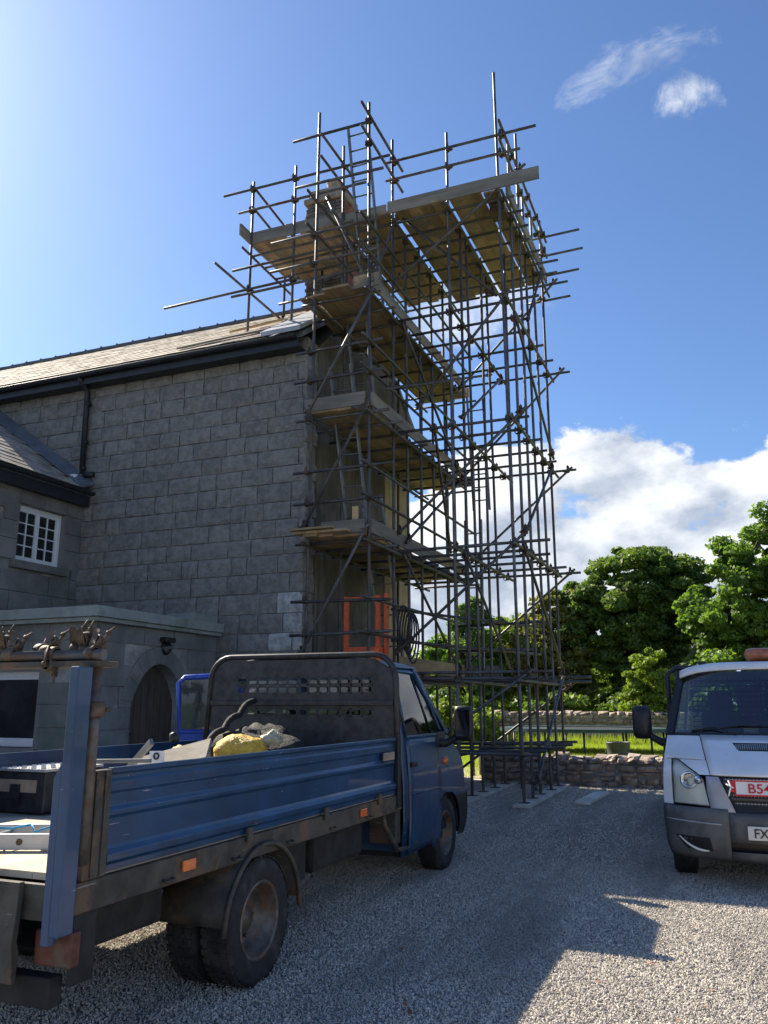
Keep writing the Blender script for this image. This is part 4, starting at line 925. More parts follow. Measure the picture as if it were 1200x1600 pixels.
def cab(t, T, paint, trim, seats=True, open_right=False, van=False):
    B = lambda b, name, m, parent=None, **k: b.build(name, m, parent or t, T=T, **k)
    # bonnet and front wings
    zs = [.955, .975, 1.0, 1.03, 1.07, 1.11, 1.16, 1.22, 1.275]
    bonnet = B(rows_patch(lambda x, z: SN(x, z, .006), [(z, -(.56 + (z - .955) * .25), (.56 + (z - .955) * .25)) for z in zs], 22), 'bonnet', paint, solid=.012)
    for s in (-1, 1):
        zz = [.69, .74, .8, .86, .92, .97, 1.0, 1.05, 1.0744, 1.0746, 1.1, 1.16, 1.22, 1.275]
        def inner(z): 
            return (.565 + max(0, z - .955) * .25) if z > .955 else .575 + (z - .69) * -.04
        head = lambda z: .90 if z < 1.0 else .90
        rows = []
        B(rows_patch(lambda x, z: SN(x, z, 0), [(z, s * (.897 if z < 1.0745 else inner(z) + .004), s * hw(z)) for z in zz], 6), 'front_wing', paint)
    for s in (-1, 1):
        # headlamp: slanting inner edge
        def hin(z): return .585 + max(0, (z - .70)) * .17 + max(0, z - .93) * 1.35
        hz = [.70, .74, .80, .86, .92, .97, 1.02, 1.07]
        h = B(rows_patch(lambda x, z: SN(x, z, -.03), [(z, s * hin(z), s * .89) for z in hz], 6), 'headlight', M['reflector'])
        B(rows_patch(lambda x, z: SN(x, z, .006), [(z, s * hin(z), s * .893) for z in hz], 8), 'lens', M['lens'], h)
        b = MB(); rim_ = [SN(s * hin(z), z, .003) for z in hz] + [SN(s * .893, z, .003) for z in reversed(hz)]; b.tube(rim_, .006, 6, closed=True); B(b, 'bezel', M['plastic'], h)
        c = SN(s * .745, .905, 0) + Vector((0, .022, 0))
        b = MB(); b.lathe(c, (s * .10, -1, 0), [(-.03, .001), (-.03, .045), (.02, .066), (.03, .075), (.03, .060), (.0, .045), (-.02, .001)], 20); B(b, 'lamp_bowl', M['chrome'], h)
        b = MB(); b.lathe(c + Vector((-.0, -.035, 0)), (s * .1, -1, 0), [(0, .048), (.016, .035), (.022, .001)], 16); B(b, 'bulb_cover', M['lens'], h)
        c = SN(s * .665, .91, 0) + Vector((0, .022, 0)); b = MB(); b.lathe(c, (s * .10, -1, 0), [(-.02, .001), (-.02, .03), (.02, .036), (.02, .001)], 12); B(b, 'side_bulb', M['chrome'], h)
        # painted web between lamp and bonnet edge
        wz = [.955, .97, .985, 1.0, 1.02, 1.05, 1.072]
        B(rows_patch(lambda x, z: SN(x, z, .001), [(z, s * (.566 + (z - .955) * .25), s * max(.572 + (z - .955) * .25, min(hin(z) - .008, .9))) for z in wz], 5), 'front_wing', paint)
        wz2 = [1.072, 1.076]
        # pale strip beside the grille
        B(rows_patch(lambda x, z: SN(x, z, .012), [(z, s * (.50 - (.95 - z) * .42), s * min(hin(max(z, .7)) - .006, .60)) for z in (.66, .70, .76, .82, .88, .945)], 3), 'grille_surround', trim if not van else M['greystrip'], solid=.01)
        # bumper corner
        bz = [.26, .30, .36, .42, .50, .58, .64, .685]
        bc = B(rows_patch(lambda x, z: SN(x, z, .015), [(z, s * .44, s * hw(z)) for z in bz], 12), 'bumper_corner', trim, solid=.012)
        b = MB(); b.tube([SN(s * x, .56 + .02 * (x - .5), .024) for x in np.linspace(.50, .96, 9)], .006, 5); B(b, 'bumper_crease', M['greystrip'], bc)
        # fog lamp recess with a bright crescent
        fz = [.335, .37, .41, .445]
        fg = B(rows_patch(lambda x, z: SN(x, z, .024), [(z, s * (.585 + (z - .335) * .2), s * (.80 + (z - .335) * .9)) for z in fz], 6), 'fog_recess', M['plastic'], bc)
        b = MB(); b.tube([SN(s * x, .335 + .10 * ((x - .66) / .2) ** 2 if x > .66 else .335, .034) for x in np.linspace(.62, .86, 9)], [.004, .008, .011, .011, .010, .009, .008, .006, .004], 6); B(b, 'chrome_crescent', M['reflector'], bc)
        # side: lower panel with wheel arch, door
        def syb(z, a): return Vector((s * side_x(z), a, z))
        yn = lambda z: nose0(z) + ncurve(z)
        zz = [.26, .30, .36, .42, .48, .54, .60, .66, .70, .735, .80, .88, .96, 1.04, 1.12, 1.20, 1.275]
        front = [(z, yn(z), max(yn(z) + .004, .92 - arch_cut(z))) for z in zz if z <= .735]
        B(rows_patch(lambda y, z: syb(z, y), [r for r in front if r[0] < .69], 4), 'bumper_side', trim)
        B(rows_patch(lambda y, z: syb(z, y), [(z, yn(z), (.92 - arch_cut(z)) if z < .73 else 1.13) for z in zz if z >= .66], 8), 'wing_side', paint)
        door_open = open_right and s == 1
        B(rows_patch(lambda y, z: syb(z, y), [(z, .92 + arch_cut(z) + .002 if z < .735 else .93, 1.13) for z in zz if z <= .74], 4), 'sill_front', paint)
        if not door_open:
            dz = [.30, .36, .48, .60, .66, .735, .80, .88, .96, 1.04, 1.12, 1.20, 1.275]
            dr_ = B(rows_patch(lambda y, z: Vector((s * (side_x(z) + .004), y, z)), [(z, max(1.135, .92 + arch_cut(z, r=.42) + .005), 2.02) for z in dz], 8), 'door', paint, solid=.01)
            b = MB(); b.box(*sorted((s * .985, s * 1.005)), 1.84, 1.98, 1.02, 1.065); B(b, 'handle', M['plastic'], dr_, bevel=.006)
            b = MB(); b.tube([(s * (side_x(.78) + .008), 1.15, .78), (s * (side_x(.80) + .008), 2.0, .80)], .010, 6); B(b, 'door_crease', paint, dr_)
            # window frame + glass of the door
            fr_ = [(s * side_x(1.275), 1.00, 1.275), (s * side_x(1.6), 1.20, 1.6), (s * side_x(1.86), 1.46, 1.86), (s * side_x(1.87), 1.97, 1.87), (s * side_x(1.275), 2.0, 1.275)]
            b = MB(); b.tube(fr_, .022, 6, closed=True); B(b, 'window_frame', paint, dr_)
            b = MB(); b.tube([(s * side_x(1.28), 1.30, 1.28), (s * side_x(1.82), 1.50, 1.82)], .012, 6); B(b, 'quarter_bar', M['plastic'], dr_)
            b = MB(); b.add([(p[0] * .997, p[1], p[2]) for p in fr_], [tuple(range(5))]); B(b, 'side_window', M['glass'], dr_)
        # rear pillar / corner
        B(rows_patch(lambda y, z: syb(z, y), [(z, 2.03, 2.16) for z in [.30, .60, .9, 1.275, 1.5, 1.75, 1.89]], 2), 'rear_pillar', paint, solid=.01)
        # A pillar
        b = MB(); b.bar(SN(s * .925, 1.275) + Vector((0, -.01, 0)), SN(s * .80, 1.90), .075, .05); B(b, 'front_pillar', paint if not van else M['plastic'], bevel=.008)
        # wheels and liners
        wheel(t, T, s * .86, .92, s)
        b = MB(); b.grid(lambda u, v: Vector((s * (.62 + .34 * v), .92 + .395 * math.cos(math.pi * u), .335 + .395 * math.sin(math.pi * u))), 14, 1); B(b, 'wheel_arch', M['chassis'])
        # mirror
        b = MB(); b.tube([(s * .93, 1.08, 1.20), (s * 1.02, 1.06, 1.19), (s * 1.10, 1.05, 1.235), (s * 1.17, 1.05, 1.30)], [.055, .042, .036, .032], 8); b.box(*sorted((s * .92, s * .97)), .93, 1.16, 1.16, 1.30)
        ma = B(b, 'mirror_arm', M['plastic'], bevel=.01)
        b = MB()
        def mir(u, v):
            a = 2 * math.pi * u; k = [0.001, .8, 1, 1, .92, .6, .001][int(round(v * 6))]; d = [-.0, -.0, .01, .05, .09, .115, .12][int(round(v * 6))]
            ca, sa = math.cos(a), math.sin(a); e = .45
            return Vector((s * 1.20 + .093 * k * math.copysign(abs(ca) ** e, ca), 1.09 - d, 1.385 + .165 * k * math.copysign(abs(sa) ** e, sa)))
        b.grid(mir, 28, 6); B(b, 'mirror_shell', M['plastic'], ma, weld=True)
        b = MB(); b.box(s * 1.20 - .07, s * 1.20 + .07, 1.092, 1.097, 1.26, 1.51); B(b, 'mirror_glass', M['mirror'], ma)
    # indicator repeaters on front wings
        b = MB(); b.lathe((s * .97, .98, 1.02), (s, 0, 0), [(0, .04), (.02, .035), (.035, .02), (.04, .001)], 12); B(b, 'indicator', M['amber'])
    # grille
    gz_ = [.62, .66, .70, .76, .82, .88, .95]
    g = B(rows_patch(lambda x, z: SN(x, z, -.03), [(z, -.50 + (.95 - z) * .42, .50 - (.95 - z) * .42) for z in gz_], 10), 'grille', M['plastic'])
    for z in (.925, .865, .80, .735):
        wdt = .47 - (.95 - z) * .42
        if z != .735:
            b = MB(); b.tube([SN(x, z - .03, .006) for x in np.linspace(-wdt, wdt, 15)], .013, 6); B(b, 'grille_bar', trim, g)
        b = MB()
        for x in np.arange(-wdt + .02, wdt - .01, .028): b.bar(SN(x, z - .012, -.006), SN(x, z + .012, -.006), .004, .004)
        b.tube([SN(x, z, -.006) for x in np.linspace(-wdt, wdt, 13)], .003, 4); B(b, 'grille_mesh', M['greystrip'], g)
    b = MB(); b.lathe(SN(0, .765, .02), (0, -1, 0), [(0, .001), (0, .075), (.014, .07), (.014, .058), (.008, .055), (.008, .001)], 28)
    b.v = [(x * 1.0, y, .765 + (z - .765) * .46) for (x, y, z) in b.v]; B(b, 'badge', M['badge'] if 'badge' in M else M['chrome'])
    b = MB(); b.lathe(SN(0, .765, .036), (0, -1, 0), [(0, .062), (0, .074), (.006, .072), (.006, .064)], 28); b.v = [(x, y, .765 + (z - .765) * .46) for (x, y, z) in b.v]; B(b, 'badge_ring', M['chrome'])
    # bumper centre
    B(rows_patch(lambda x, z: SN(x, z, .012), [(z, -.45, .45) for z in (.26, .30, .34, .345)], 10), 'bumper', trim, solid=.012)
    B(rows_patch(lambda x, z: SN(x, z, .012), [(z, -.44, .44) for z in (.425, .50, .56, .62, .66)], 10), 'bumper', trim, solid=.012)
    B(rows_patch(lambda x, z: SN(x, z, -.05), [(z, -.45, .45) for z in (.33, .38, .44)], 6), 'air_intake', M['plastic'])
    # scuttle vent on the bonnet
    vt = B(rows_patch(lambda x, z: SN(x, z, .022), [(z, -.36 + (1.215 - z) * .8, .36 - (1.215 - z) * .8) for z in (1.155, 1.175, 1.195, 1.215)], 16), 'bonnet_vent', M['plastic'], solid=.006)
    b = MB()
    for x in np.arange(-.33, .331, .018): b.bar(SN(x, 1.165, .029), SN(x, 1.207, .029), .006, .006)
    B(b, 'vent_slats', M['greystrip'], vt)
    # windscreen, wipers
    ws = B(rows_patch(lambda x, z: SN(x, z, 0), [(z, -hw(z) + .035, hw(z) - .035) for z in (1.285, 1.45, 1.60, 1.75, 1.90)], 16), 'windscreen', M['wscreen'])
    B(rows_patch(lambda x, z: SN(x, z, .004), [(z, -hw(z) + .02, hw(z) - .02) for z in (1.27, 1.297)], 12), 'windscreen_seal', M['plastic'])
    for (xa, xb, za) in ((-.30, -.72, 1.315), (-.30, .50, 1.355)):
        b = MB(); b.tube([SN(-.32 if xb < 0 else .55, 1.285, .03), SN((xa + xb) / 2, za + .035, .035), SN(xb, za, .02)], [.009, .007, .005], 6)
        b.tube([SN(xa + .02 if xb < 0 else xa, za + .05 if xb < 0 else za + .01, .014), SN(xb, za - .01 if xb < 0 else za, .014)], .007, 5); B(b, 'wiper', M['plastic'])
    # roof and back
    def roofp(u, v):
        x = -1 + 2 * u; y = 1.34 + v * .84; hx = .80 + .015
        ed = abs(x) ** 6; e2 = max(0, (.12 - v) / .12) ** 2
        return Vector((x * hx, y, 1.985 - .085 * ed - .07 * e2 - .02 * abs(x) ** 2 * (1 - ed)))
    b = MB(); b.grid(roofp, 20, 14); B(b, 'roof', paint, solid=.02)
    b = MB(); b.box(-.93, .93, 2.15, 2.18, .35, 1.28); b.box(-.80, .80, 2.15, 2.18, 1.78, 1.92)
    for s in (-1, 0, 1): b.bar((s * .84, 2.165, 1.28), (s * .77, 2.165, 1.82), .12, .03, (1, 0, 0))
    B(b, 'back_panel', paint)
    b = MB(); b.add([(-.80, 2.164, 1.28), (.80, 2.164, 1.28), (.75, 2.164, 1.80), (-.75, 2.164, 1.80)], [(0, 1, 2, 3)]); B(b, 'rear_window', M['glass'])
    b = MB(); b.box(-.93, .93, .95, 2.14, .30, .36); b.box(-.90, .90, .70, .95, .36, 1.20); B(b, 'floor', M['dark'])
    b = MB(); b.grid(lambda u, v: Vector((-.88 + 1.76 * u, .80 + .42 * v, 1.27 - .10 * v * v + .012 * math.sin(u * 21))), 24, 6); B(b, 'dashboard', M['plastic'], solid=.03)
    for sx in (-.45, .12, .52):
        b = MB(); b.box(sx - .22, sx + .22, 1.45, 1.95, .78, .92); b.bar((sx, 1.93, .9), (sx, 2.03, 1.48), .42, .13, (0, 1, 0)); B(b, 'seat', M['fabric'], bevel=.05, seg=3)
        b = MB(); b.bar((sx, 2.02, 1.50), (sx, 2.05, 1.70), .25, .10, (0, 1, 0)); B(b, 'headrest', M['fabric'], bevel=.035, seg=3)
    b = MB(); c = Vector((.45, 1.34, 1.20)); ax = Vector((0, .85, .53)); a1 = Vector((1, 0, 0)); a2 = ax.cross(a1)
    b.tube([c + a1 * .19 * math.cos(q) + a2 * .19 * math.sin(q) for q in np.linspace(0, 2 * math.pi, 20, endpoint=False)], .014, 6, closed=True)
    b.bar(c - a1 * .18, c + a1 * .18, .03, .02, ax); B(b, 'steering_wheel', M['plastic'])
def dropside(parent, x0, s, y0, y1, z0, z1, T, paint, name='dropside'):
    """pressed steel side board: s = +1 faces +x"""
    H = z1 - z0; prof = [(0, 0), (.012, 0), (.012, .03), (.030, .045), (.030, .075), (.012, .095), (.006, .11), (.006, H * .50), (.022, H * .54), (.022, H * .58), (.006, H * .62), (.006, H * .74), (.016, H * .77), (.016, H * .86), (.008, H * .89), (.008, H * .93), (.030, H * .95), (.030, H), (0, H)]
    b = MB(); b.prism([(x0 + s * p[0], z0 + p[1]) for p in prof], 'y', y0, y1); return b.build(name, paint, parent, T=T, bevel=.003, seg=2)
def perforated(b, x0, x1, z0, z1, nx, y, fill=.78, fz=.70, n=16):
    """row of rounded slots in a sheet"""
    w = (x1 - x0) / nx; h = z1 - z0
    for k in range(nx):
        cx, cz = x0 + (k + .5) * w, (z0 + z1) / 2; vs = []; 
        out = []; inn = []
        for i in range(n):
            a = 2 * math.pi * (i + .5) / n; ca, sa = math.cos(a), math.sin(a); m = max(abs(ca), abs(sa))
            out.append((cx + ca / m * w / 2, y, cz + sa / m * h / 2)); e = .5
            inn.append((cx + math.copysign(abs(ca) ** e, ca) * w / 2 * fill, y, cz + math.copysign(abs(sa) ** e, sa) * h / 2 * fz))
        b.add(out + inn, [(i, (i + 1) % n, n + (i + 1) % n, n + i) for i in range(n)])
    return b
M['greystrip'] = mat('light_grey_plastic', (.38, .40, .42), .45, var=.12, vs=6)
M['badge'] = mat('badge_blue', (.02, .05, .16), .3, var=.1)

# --- blue dropside truck, nose away from the camera
TX = -3.66
truck = thing('blue_dropside_truck', 'muddy blue dropside truck parked alongside the house with its tailboard down', 'truck', (TX, 5.9, 0))
TT = lambda v: Vector((TX - v.x, 9.12 - v.y, v.z))       # cab builder frame -> world
cab(truck, TT, M['blue'], M['plastic'], open_right=True)
Tb = None
B = lambda b, name, m, parent=None, **k: b.build(name, m, parent or truck, **k)
XR, XL = -2.64, -4.68; BR, BF = 2.98, 6.80; FZ = .86
for k in range(9):
    a = XL + .03 + (XR - XL - .06) * k / 9; B(MB().box(a, a + (XR - XL - .06) / 9 - .004, BR + .02, BF - .04, FZ - .03, FZ), 'floor_board', M['ply'])
B(MB().box(XR - .05, XR - .005, BR, BF, .70, .828), 'side_rail', M['grime'], bevel=.006); B(MB().box(XL, XL + .045, BR, BF, .70, .828), 'side_rail', M['grime'], bevel=.006)
for x in (-4.1, -3.2): B(MB().box(x - .035, x + .035, 2.98, 8.9, .52, .68), 'chassis_rail', M['chassis'])
for y in (3.5, 4.1, 4.9, 5.5, 6.2): B(MB().box(XL + .05, XR - .06, y, y + .05, .69, .80), 'cross_bearer', M['chassis'])
for y in np.arange(3.6, 6.8, .62): B(MB().tube([(XR - .004, y, .735), (XR + .02, y, .725), (XR + .02, y + .07, .725), (XR - .004, y + .07, .735)], .007, 6), 'rope_hook', M['grime'])
dropside(truck, XR - .03, 1, 3.178, BF - .09, .84, 1.29, None, M['blue'])
dropside(truck, XL + .03, -1, 3.1, BF - .06, .84, 1.24, None, M['blue'])
B(MB().prism([(XR - .035, .832), (XR + .004, .832), (XR + .004, 1.285), (XR - .035, 1.285)], 'y', 3.02, 3.17), 'rear_corner_panel', M['grime'], bevel=.004)
for y in (3.06, 3.12): B(MB().box(XR + .005, XR + .012, y, y + .012, .84, 1.28), 'panel_rib', M['grime'])
for y in (4.35, 5.35, 6.3):
    B(MB().box(XR + .001, XR + .020, y, y + .05, .80, .88), 'hinge', M['grime'], bevel=.004)
B(MB().box(XR - .02, XR + .014, 6.72, 6.79, .72, 1.31), 'front_corner_post', M['plastic'], bevel=.006)
B(MB().box(XR + .002, XR + .022, 6.40, 6.62, 1.12, 1.185), 'latch', M['brass'] if 'brass' in M else M['pot'], bevel=.006)
# rear posts
p = MB(); p.box(-2.672, -2.620, 2.885, 2.975, .64, 1.735); B(p, 'rear_post', M['blue'], bevel=.006)
p = MB(); p.prism([(-2.725, .60), (-2.683, .60), (-2.683, 1.34), (-2.725, 1.26)], 'y', 2.90, 2.95); B(p, 'rear_post_rib', M['blue'], bevel=.004)
p = MB(); p.box(-4.66, -4.58, 2.86, 2.965, .60, 1.735); B(p, 'rear_post', M['blue'], bevel=.006)
B(MB().tube([(-2.64, 3.02, .9), (-2.65, 3.03, 1.735)], .028, 10), 'brace_tube', M['rustyellow'] if 'rustyellow' in M else M['rim'])
B(MB().box(-4.70, -2.62, 2.98, 3.14, 1.738, 1.765), 'rear_crossbar', M['grime'], bevel=.004)
# tailboard hanging open
tb = MB(); tb.prism([(2.90, .44), (2.925, .44), (2.93, .56), (2.915, .60), (2.925, .72), (2.93, .835), (2.90, .835), (2.895, .72), (2.885, .60), (2.895, .50)], 'x', -4.50, -2.86); B(tb, 'tailboard', M['grime'], bevel=.004)
B(MB().box(-4.56, -2.73, 2.945, 2.975, .68, .825), 'rear_sill', M['grime'], bevel=.006)
B(MB().box(-4.6, -2.72, 2.97, 3.05, .34, .46), 'under_bumper', M['chassis'], bevel=.008)
for x in (-2.70, -4.62): 
    lb = B(MB().box(x - .13, x + .07, 2.98, 3.04, .50, .64), 'tail_lamp', M['dirtlamp'], bevel=.01)
B(MB().box(-2.68, -2.66, 3.02, 3.16, .42, .70), 'mud_guard', M['chassis']); 
for y in (3.80, 6.02): B(MB().box(XR - .004, XR + .012, y - .055, y + .055, .745, .80), 'marker_lamp', M['amber'], bevel=.004)
# rear axle, twin wheels and mudguards
ID = lambda v: v
for s, xo in ((1, -2.74), (-1, -4.58)):
    w_ = wheel(truck, None, xo, 4.56, s, .345, .19, .13); wheel(truck, None, xo - s * .23, 4.56, s, .345, .19, .02)
    b = MB(); b.grid(lambda u, v: Vector((xo + s * (.115 - .44 * v), 4.56 + .43 * math.cos(R(8) + R(164) * u), .335 + .43 * math.sin(R(8) + R(164) * u))), 18, 2); b.tube([(xo + s * .118, 4.56 + .43 * math.cos(R(2) + R(176) * u), .335 + .43 * math.sin(R(2) + R(176) * u)) for u in np.linspace(0, 1, 20)], .012, 6)
    B(b, 'mudguard', M['grime'], solid=.006)
B(MB().tube([(-4.6, 4.56, .345), (-2.75, 4.56, .345)], .06, 10), 'axle', M['chassis']); B(MB().lathe((-3.66, 4.56, .345), (1, 0, 0), [(-.16, .05), (-.08, .14), (.08, .14), (.16, .05)], 16), 'differential', M['chassis'])
B(MB().tube([(-3.66, 4.5, .36), (-3.66, 8.0, .52)], .035, 8), 'prop_shaft', M['chassis']); B(MB().box(-3.15, -2.78, 5.5, 6.35, .42, .68), 'fuel_tank', M['chassis'], bevel=.04)
B(MB().box(-4.45, -2.85, 3.25, 3.9, .46, .66), 'spare_carrier', M['chassis'], bevel=.03); B(MB().box(-3.15, -2.80, 5.0, 5.42, .40, .68), 'battery_box', M['chassis'], bevel=.02)
B(MB().box(-2.95, -2.70, 6.85, 6.96, .42, .75), 'step_bracket', M['grime'], bevel=.01)
B(MB().tube([(-2.72, 6.55, .80), (-2.70, 6.60, .60), (-2.69, 6.85, .38), (-2.70, 7.1, .36)], .022, 8), 'cab_step_tube', M['grime'])
# headboard: tube hoop, sheet with slots
hy = 6.86; hp = []
x0, x1, zt, rr = XL + .07, XR - .06, 2.0, .22
for q in np.linspace(math.pi, math.pi / 2, 7): hp.append((x0 + rr + rr * math.cos(q), hy, zt - rr + rr * math.sin(q)))
for q in np.linspace(math.pi / 2, 0, 7): hp.append((x1 - rr + rr * math.cos(q), hy, zt - rr + rr * math.sin(q)))
hp = [(x0 - .06, hy, .70)] + hp + [(x1 + .02, hy, .70)]
hb = B(MB().tube(hp, .027, 10), 'headboard_hoop', M['steel'])
b = MB(); xa, xb = x0 + .30, x1 - .22
y_ = hy
def strip(z0, z1, a=x0 + .02, c=x1 - .02): b.add([(a, y_, z0), (c, y_, z0), (c, y_, z1), (a, y_, z1)], [(0, 1, 2, 3)])
strip(.86, 1.46); strip(1.53, 1.655)
for (z0, z1) in ((1.46, 1.53), (1.655, 1.735), (1.735, 1.815)):
    perforated(b, xa, xb, z0, z1, 13, y_, .84, .62); b.add([(x0 + .02, y_, z0), (xa, y_, z0), (xa, y_, z1), (x0 + .02, y_, z1)], [(0, 1, 2, 3)]); b.add([(xb, y_, z0), (x1 - .02, y_, z0), (x1 - .02, y_, z1), (xb, y_, z1)], [(0, 1, 2, 3)])
b.add([(x0 + .02, y_, 1.815), (x1 - .02, y_, 1.815), (x1 - .09, y_, 1.90), (x1 - .2, y_, 1.965), (x0 + .2, y_, 1.965), (x0 + .09, y_, 1.90)], [(0, 1, 2, 3, 4, 5)])
B(b, 'headboard_panel', M['steel'], solid=.004)
B(MB().box(x0 + .02, x1 - .02, hy - .03, hy + .03, 1.555, 1.60), 'headboard_rail', M['steel'], bevel=.005)
for x in (-4.1, -3.66, -3.2): B(MB().box(x - .02, x + .02, hy + .01, hy + .045, .86, 1.5), 'headboard_rib', M['steel'])
# door standing open on the far side
dt = MB(); hx, hyy = TX - .95, 7.98; A_ = R(212)
def DP(l, z, o=0): return Vector((hx + math.cos(A_) * l - math.sin(A_) * o * -1, hyy + math.sin(A_) * l + math.cos(A_) * o * -1, z))
pan = MB(); pan.add([DP(l, z, o) for o in (-.02, .02) for (l, z) in ((0, .40), (.88, .40), (.92, 1.28), (0, 1.28))], [(0, 1, 2, 3), (4, 7, 6, 5), (0, 4, 5, 1), (1, 5, 6, 2), (2, 6, 7, 3), (3, 7, 4, 0)])
od = B(pan, 'door', M['bluedoor'], bevel=.008); od['label'] = 'bright blue cab door standing wide open'
wf = [DP(0, 1.28), DP(.20, 1.55), DP(.42, 1.83), DP(.55, 1.86), DP(.90, 1.84), DP(.96, 1.78), DP(.93, 1.28)]
B(MB().tube(wf, .03, 8, closed=True), 'window_frame', M['bluedoor'], od)
B(MB().add([tuple(p) for p in wf], [tuple(range(7))]), 'side_window', M['glass'], od)

# --- load of the truck: things lying in it
def top(o, l, c, g=None): return tag(o, l, c, g)
rk = random.Random(12)
for k, (xx, zz, rl) in enumerate([(-4.0, 1.80, 1.5), (-3.9, 1.85, 1.3), (-3.75, 1.80, 2.1)]):
    yy = 3.01 + .052 * k; e = -2.60 - .05 * k
    top(MB().tube([(e - 2.0 + .1 * k, yy, 1.792 + .0 * k), (e, yy, 1.792)], .0242, 12, caps=True).build('scaffold_tube', M['tubebare'] if 'tubebare' in M else M['tube']), ['rearmost of the three tubes tied across the rear posts of the blue truck', 'middle of the three tubes tied across the rear posts of the blue truck', 'foremost of the three tubes tied across the rear posts of the blue truck'][k], 'tube', 'tubes across the rear posts')
fc = MB()
fc.lathe((0, 0, -.026), (0, 0, 1), [(0, .025), (0, .034), (.008, .037), (.044, .037), (.052, .034), (.052, .025)], 14)
fc.lathe((-.026, .060, 0), (1, 0, 0), [(0, .025), (0, .034), (.008, .037), (.044, .037), (.052, .034), (.052, .025)], 14)
fc.tube([(.036, -.03, 0), (.040, .045, 0), (.036, .075, .004)], [.008, .008, .006], 8); fc.lathe((.040, .05, 0), (0, 1, 0), [(0, .001), (0, .015), (.014, .015), (.014, .001)], 6, False)
fc.tube([(0, .045, .036), (0, .12, .040), (.008, .15, .055)], [.008, .008, .004], 8); fc.lathe((0, .105, .040), (0, 1, 0), [(0, .001), (0, .015), (.014, .015), (.014, .001)], 6, False)
fc.grid(lambda u, v: (-.028 - .012 * v, .03 + .075 * v + .012 * math.sin(3 * u), -.022 + .044 * u), 4, 4)
bc_me = bpy.data.meshes.new('scaffold_coupler'); bc_me.from_pydata(fc.v, [], fc.f); bc_me.polygons.foreach_set('use_smooth', [True] * len(fc.f)); bc_me.materials.append(M['coupler'])
ORD = ['', 'second', 'third', 'fourth', 'fifth', 'sixth', 'seventh', 'eighth', 'ninth', 'tenth', 'eleventh', 'twelfth', 'thirteenth']
for k in range(13):
    x = -2.65 - k * .08 - rk.uniform(0, .03)
    q = Euler((rk.choice((0, 0, 0, math.pi)) + rk.uniform(-.7, .7), 0, rk.uniform(-.2, .2))).to_quaternion() @ Euler((R(90), 0, 0)).to_quaternion() @ Euler((0, R(90), 0)).to_quaternion()
    lbl = ('rusty coupler at the right end of the tubes across the rear posts' if k == 0 else ORD[k] + ' coupler from the right end of the tubes over the tail of the blue truck')
    o = inst('scaffold_coupler', bc_me, None, TRS((x, 3.01 + (k % 3) * .045, 1.80 + .012 * (k % 3)), q, (.92, .92, .92))); tag(o, lbl, 'coupler', 'couplers clipped over the tail of the truck')
o = inst('scaffold_coupler', bc_me, None, TRS((-2.645, 3.03, 1.55), Euler((0, 0, 1.2)).to_quaternion(), (1.3, 1.3, 1.3))); tag(o, 'rusty coupler halfway up the tube beside the tall blue rear post', 'coupler', 'couplers clipped over the tail of the truck')
# yellow bag, black netting
def blob(c, r, seed, amp=.14, nu=22, nv=14, flat=.0):
    b = MB(); rs = random.Random(seed); ph = [rs.uniform(0, 6.28) for _ in range(8)]
    def f(u, v):
        a = 2 * math.pi * u; t = math.pi * v; d = Vector((math.cos(a) * math.sin(t), math.sin(a) * math.sin(t), math.cos(t)))
        k = 1 + amp * (math.sin(3 * d.x + ph[0]) * math.sin(4 * d.y + ph[1]) + .6 * math.sin(7 * d.x + ph[2]) * math.sin(6 * d.z + ph[3]) + .35 * math.sin(15 * d.y + ph[4]) * math.sin(13 * d.x + ph[5]))
        p = Vector((d.x * r[0], d.y * r[1], d.z * r[2])) * k
        if p.z < -r[2] * .75: p.z = -r[2] * .75
        return Vector(c) + p
    b.grid(f, nu, nv); return b
M['bagtop'] = mat('clear_plastic', (.50, .44, .30), .3, var=.3, vs=30, bump=.02, bs=30)
bt_ = thing('yellow_bag', 'bulging yellow plastic sack lying against the truck headboard', 'sack', (-3.70, 5.95, 1.15))
blob((-3.70, 5.95, 1.20), (.23, .17, .13), 3, .10, 30, 18).build('sack', M['bag'], bt_, weld=True)
blob((-3.44, 6.02, 1.29), (.09, .06, .06), 5, .3).build('tied_neck', M['bagtop'], bt_, weld=True)
nt_ = blob((-3.75, 6.35, 1.12), (.42, .30, .26), 8, .2, 34, 20); top(nt_.build('netting_heap', M['tarp'], weld=True), 'heap of black netting piled in the truck bed by the headboard', 'netting')
top(blob((-3.66, 5.55, .95), (.5, .45, .12), 18, .2, 34, 20).build('rubble_sack', M['tarp'], weld=True), 'flat dark sack under the yellow bag in the truck bed', 'sack')
cr = MB(); n_ = 15
cr.tube([Vector((-4.05, 5.9, 1.20)).lerp(Vector((-4.02, 6.7, 1.62)), t) + Vector((0, .015 * math.sin(22 * t), .015 * math.cos(22 * t))) for t in np.linspace(0, 1, 40)], .028, 8)
top(cr.build('rope', M['tarp']), 'thick black rope hung from the headboard over the load', 'rope')
g_ = blob((-3.80, 5.35, 1.22), (.09, .07, .045), 15, .35); top(g_.build('work_glove', M['bag'], weld=True), 'yellow work glove lying on the wooden offcut', 'glove')
pl = MB(); pl.bar((-3.95, 4.95, 1.12), (-3.45, 5.15, 1.26), .30, .03, (-.2, -.5, .85)); top(pl.build('timber_offcut', M['toe'], bevel=.003), 'pale timber offcut sticking up above the truck side', 'timber')
pl = MB(); pl.box(-4.3, -3.0, 5.0, 6.2, .87, 1.02); top(pl.build('boards_stack', M['toe'], bevel=.01), 'stack of boards under the sacks in the truck bed', 'boards')
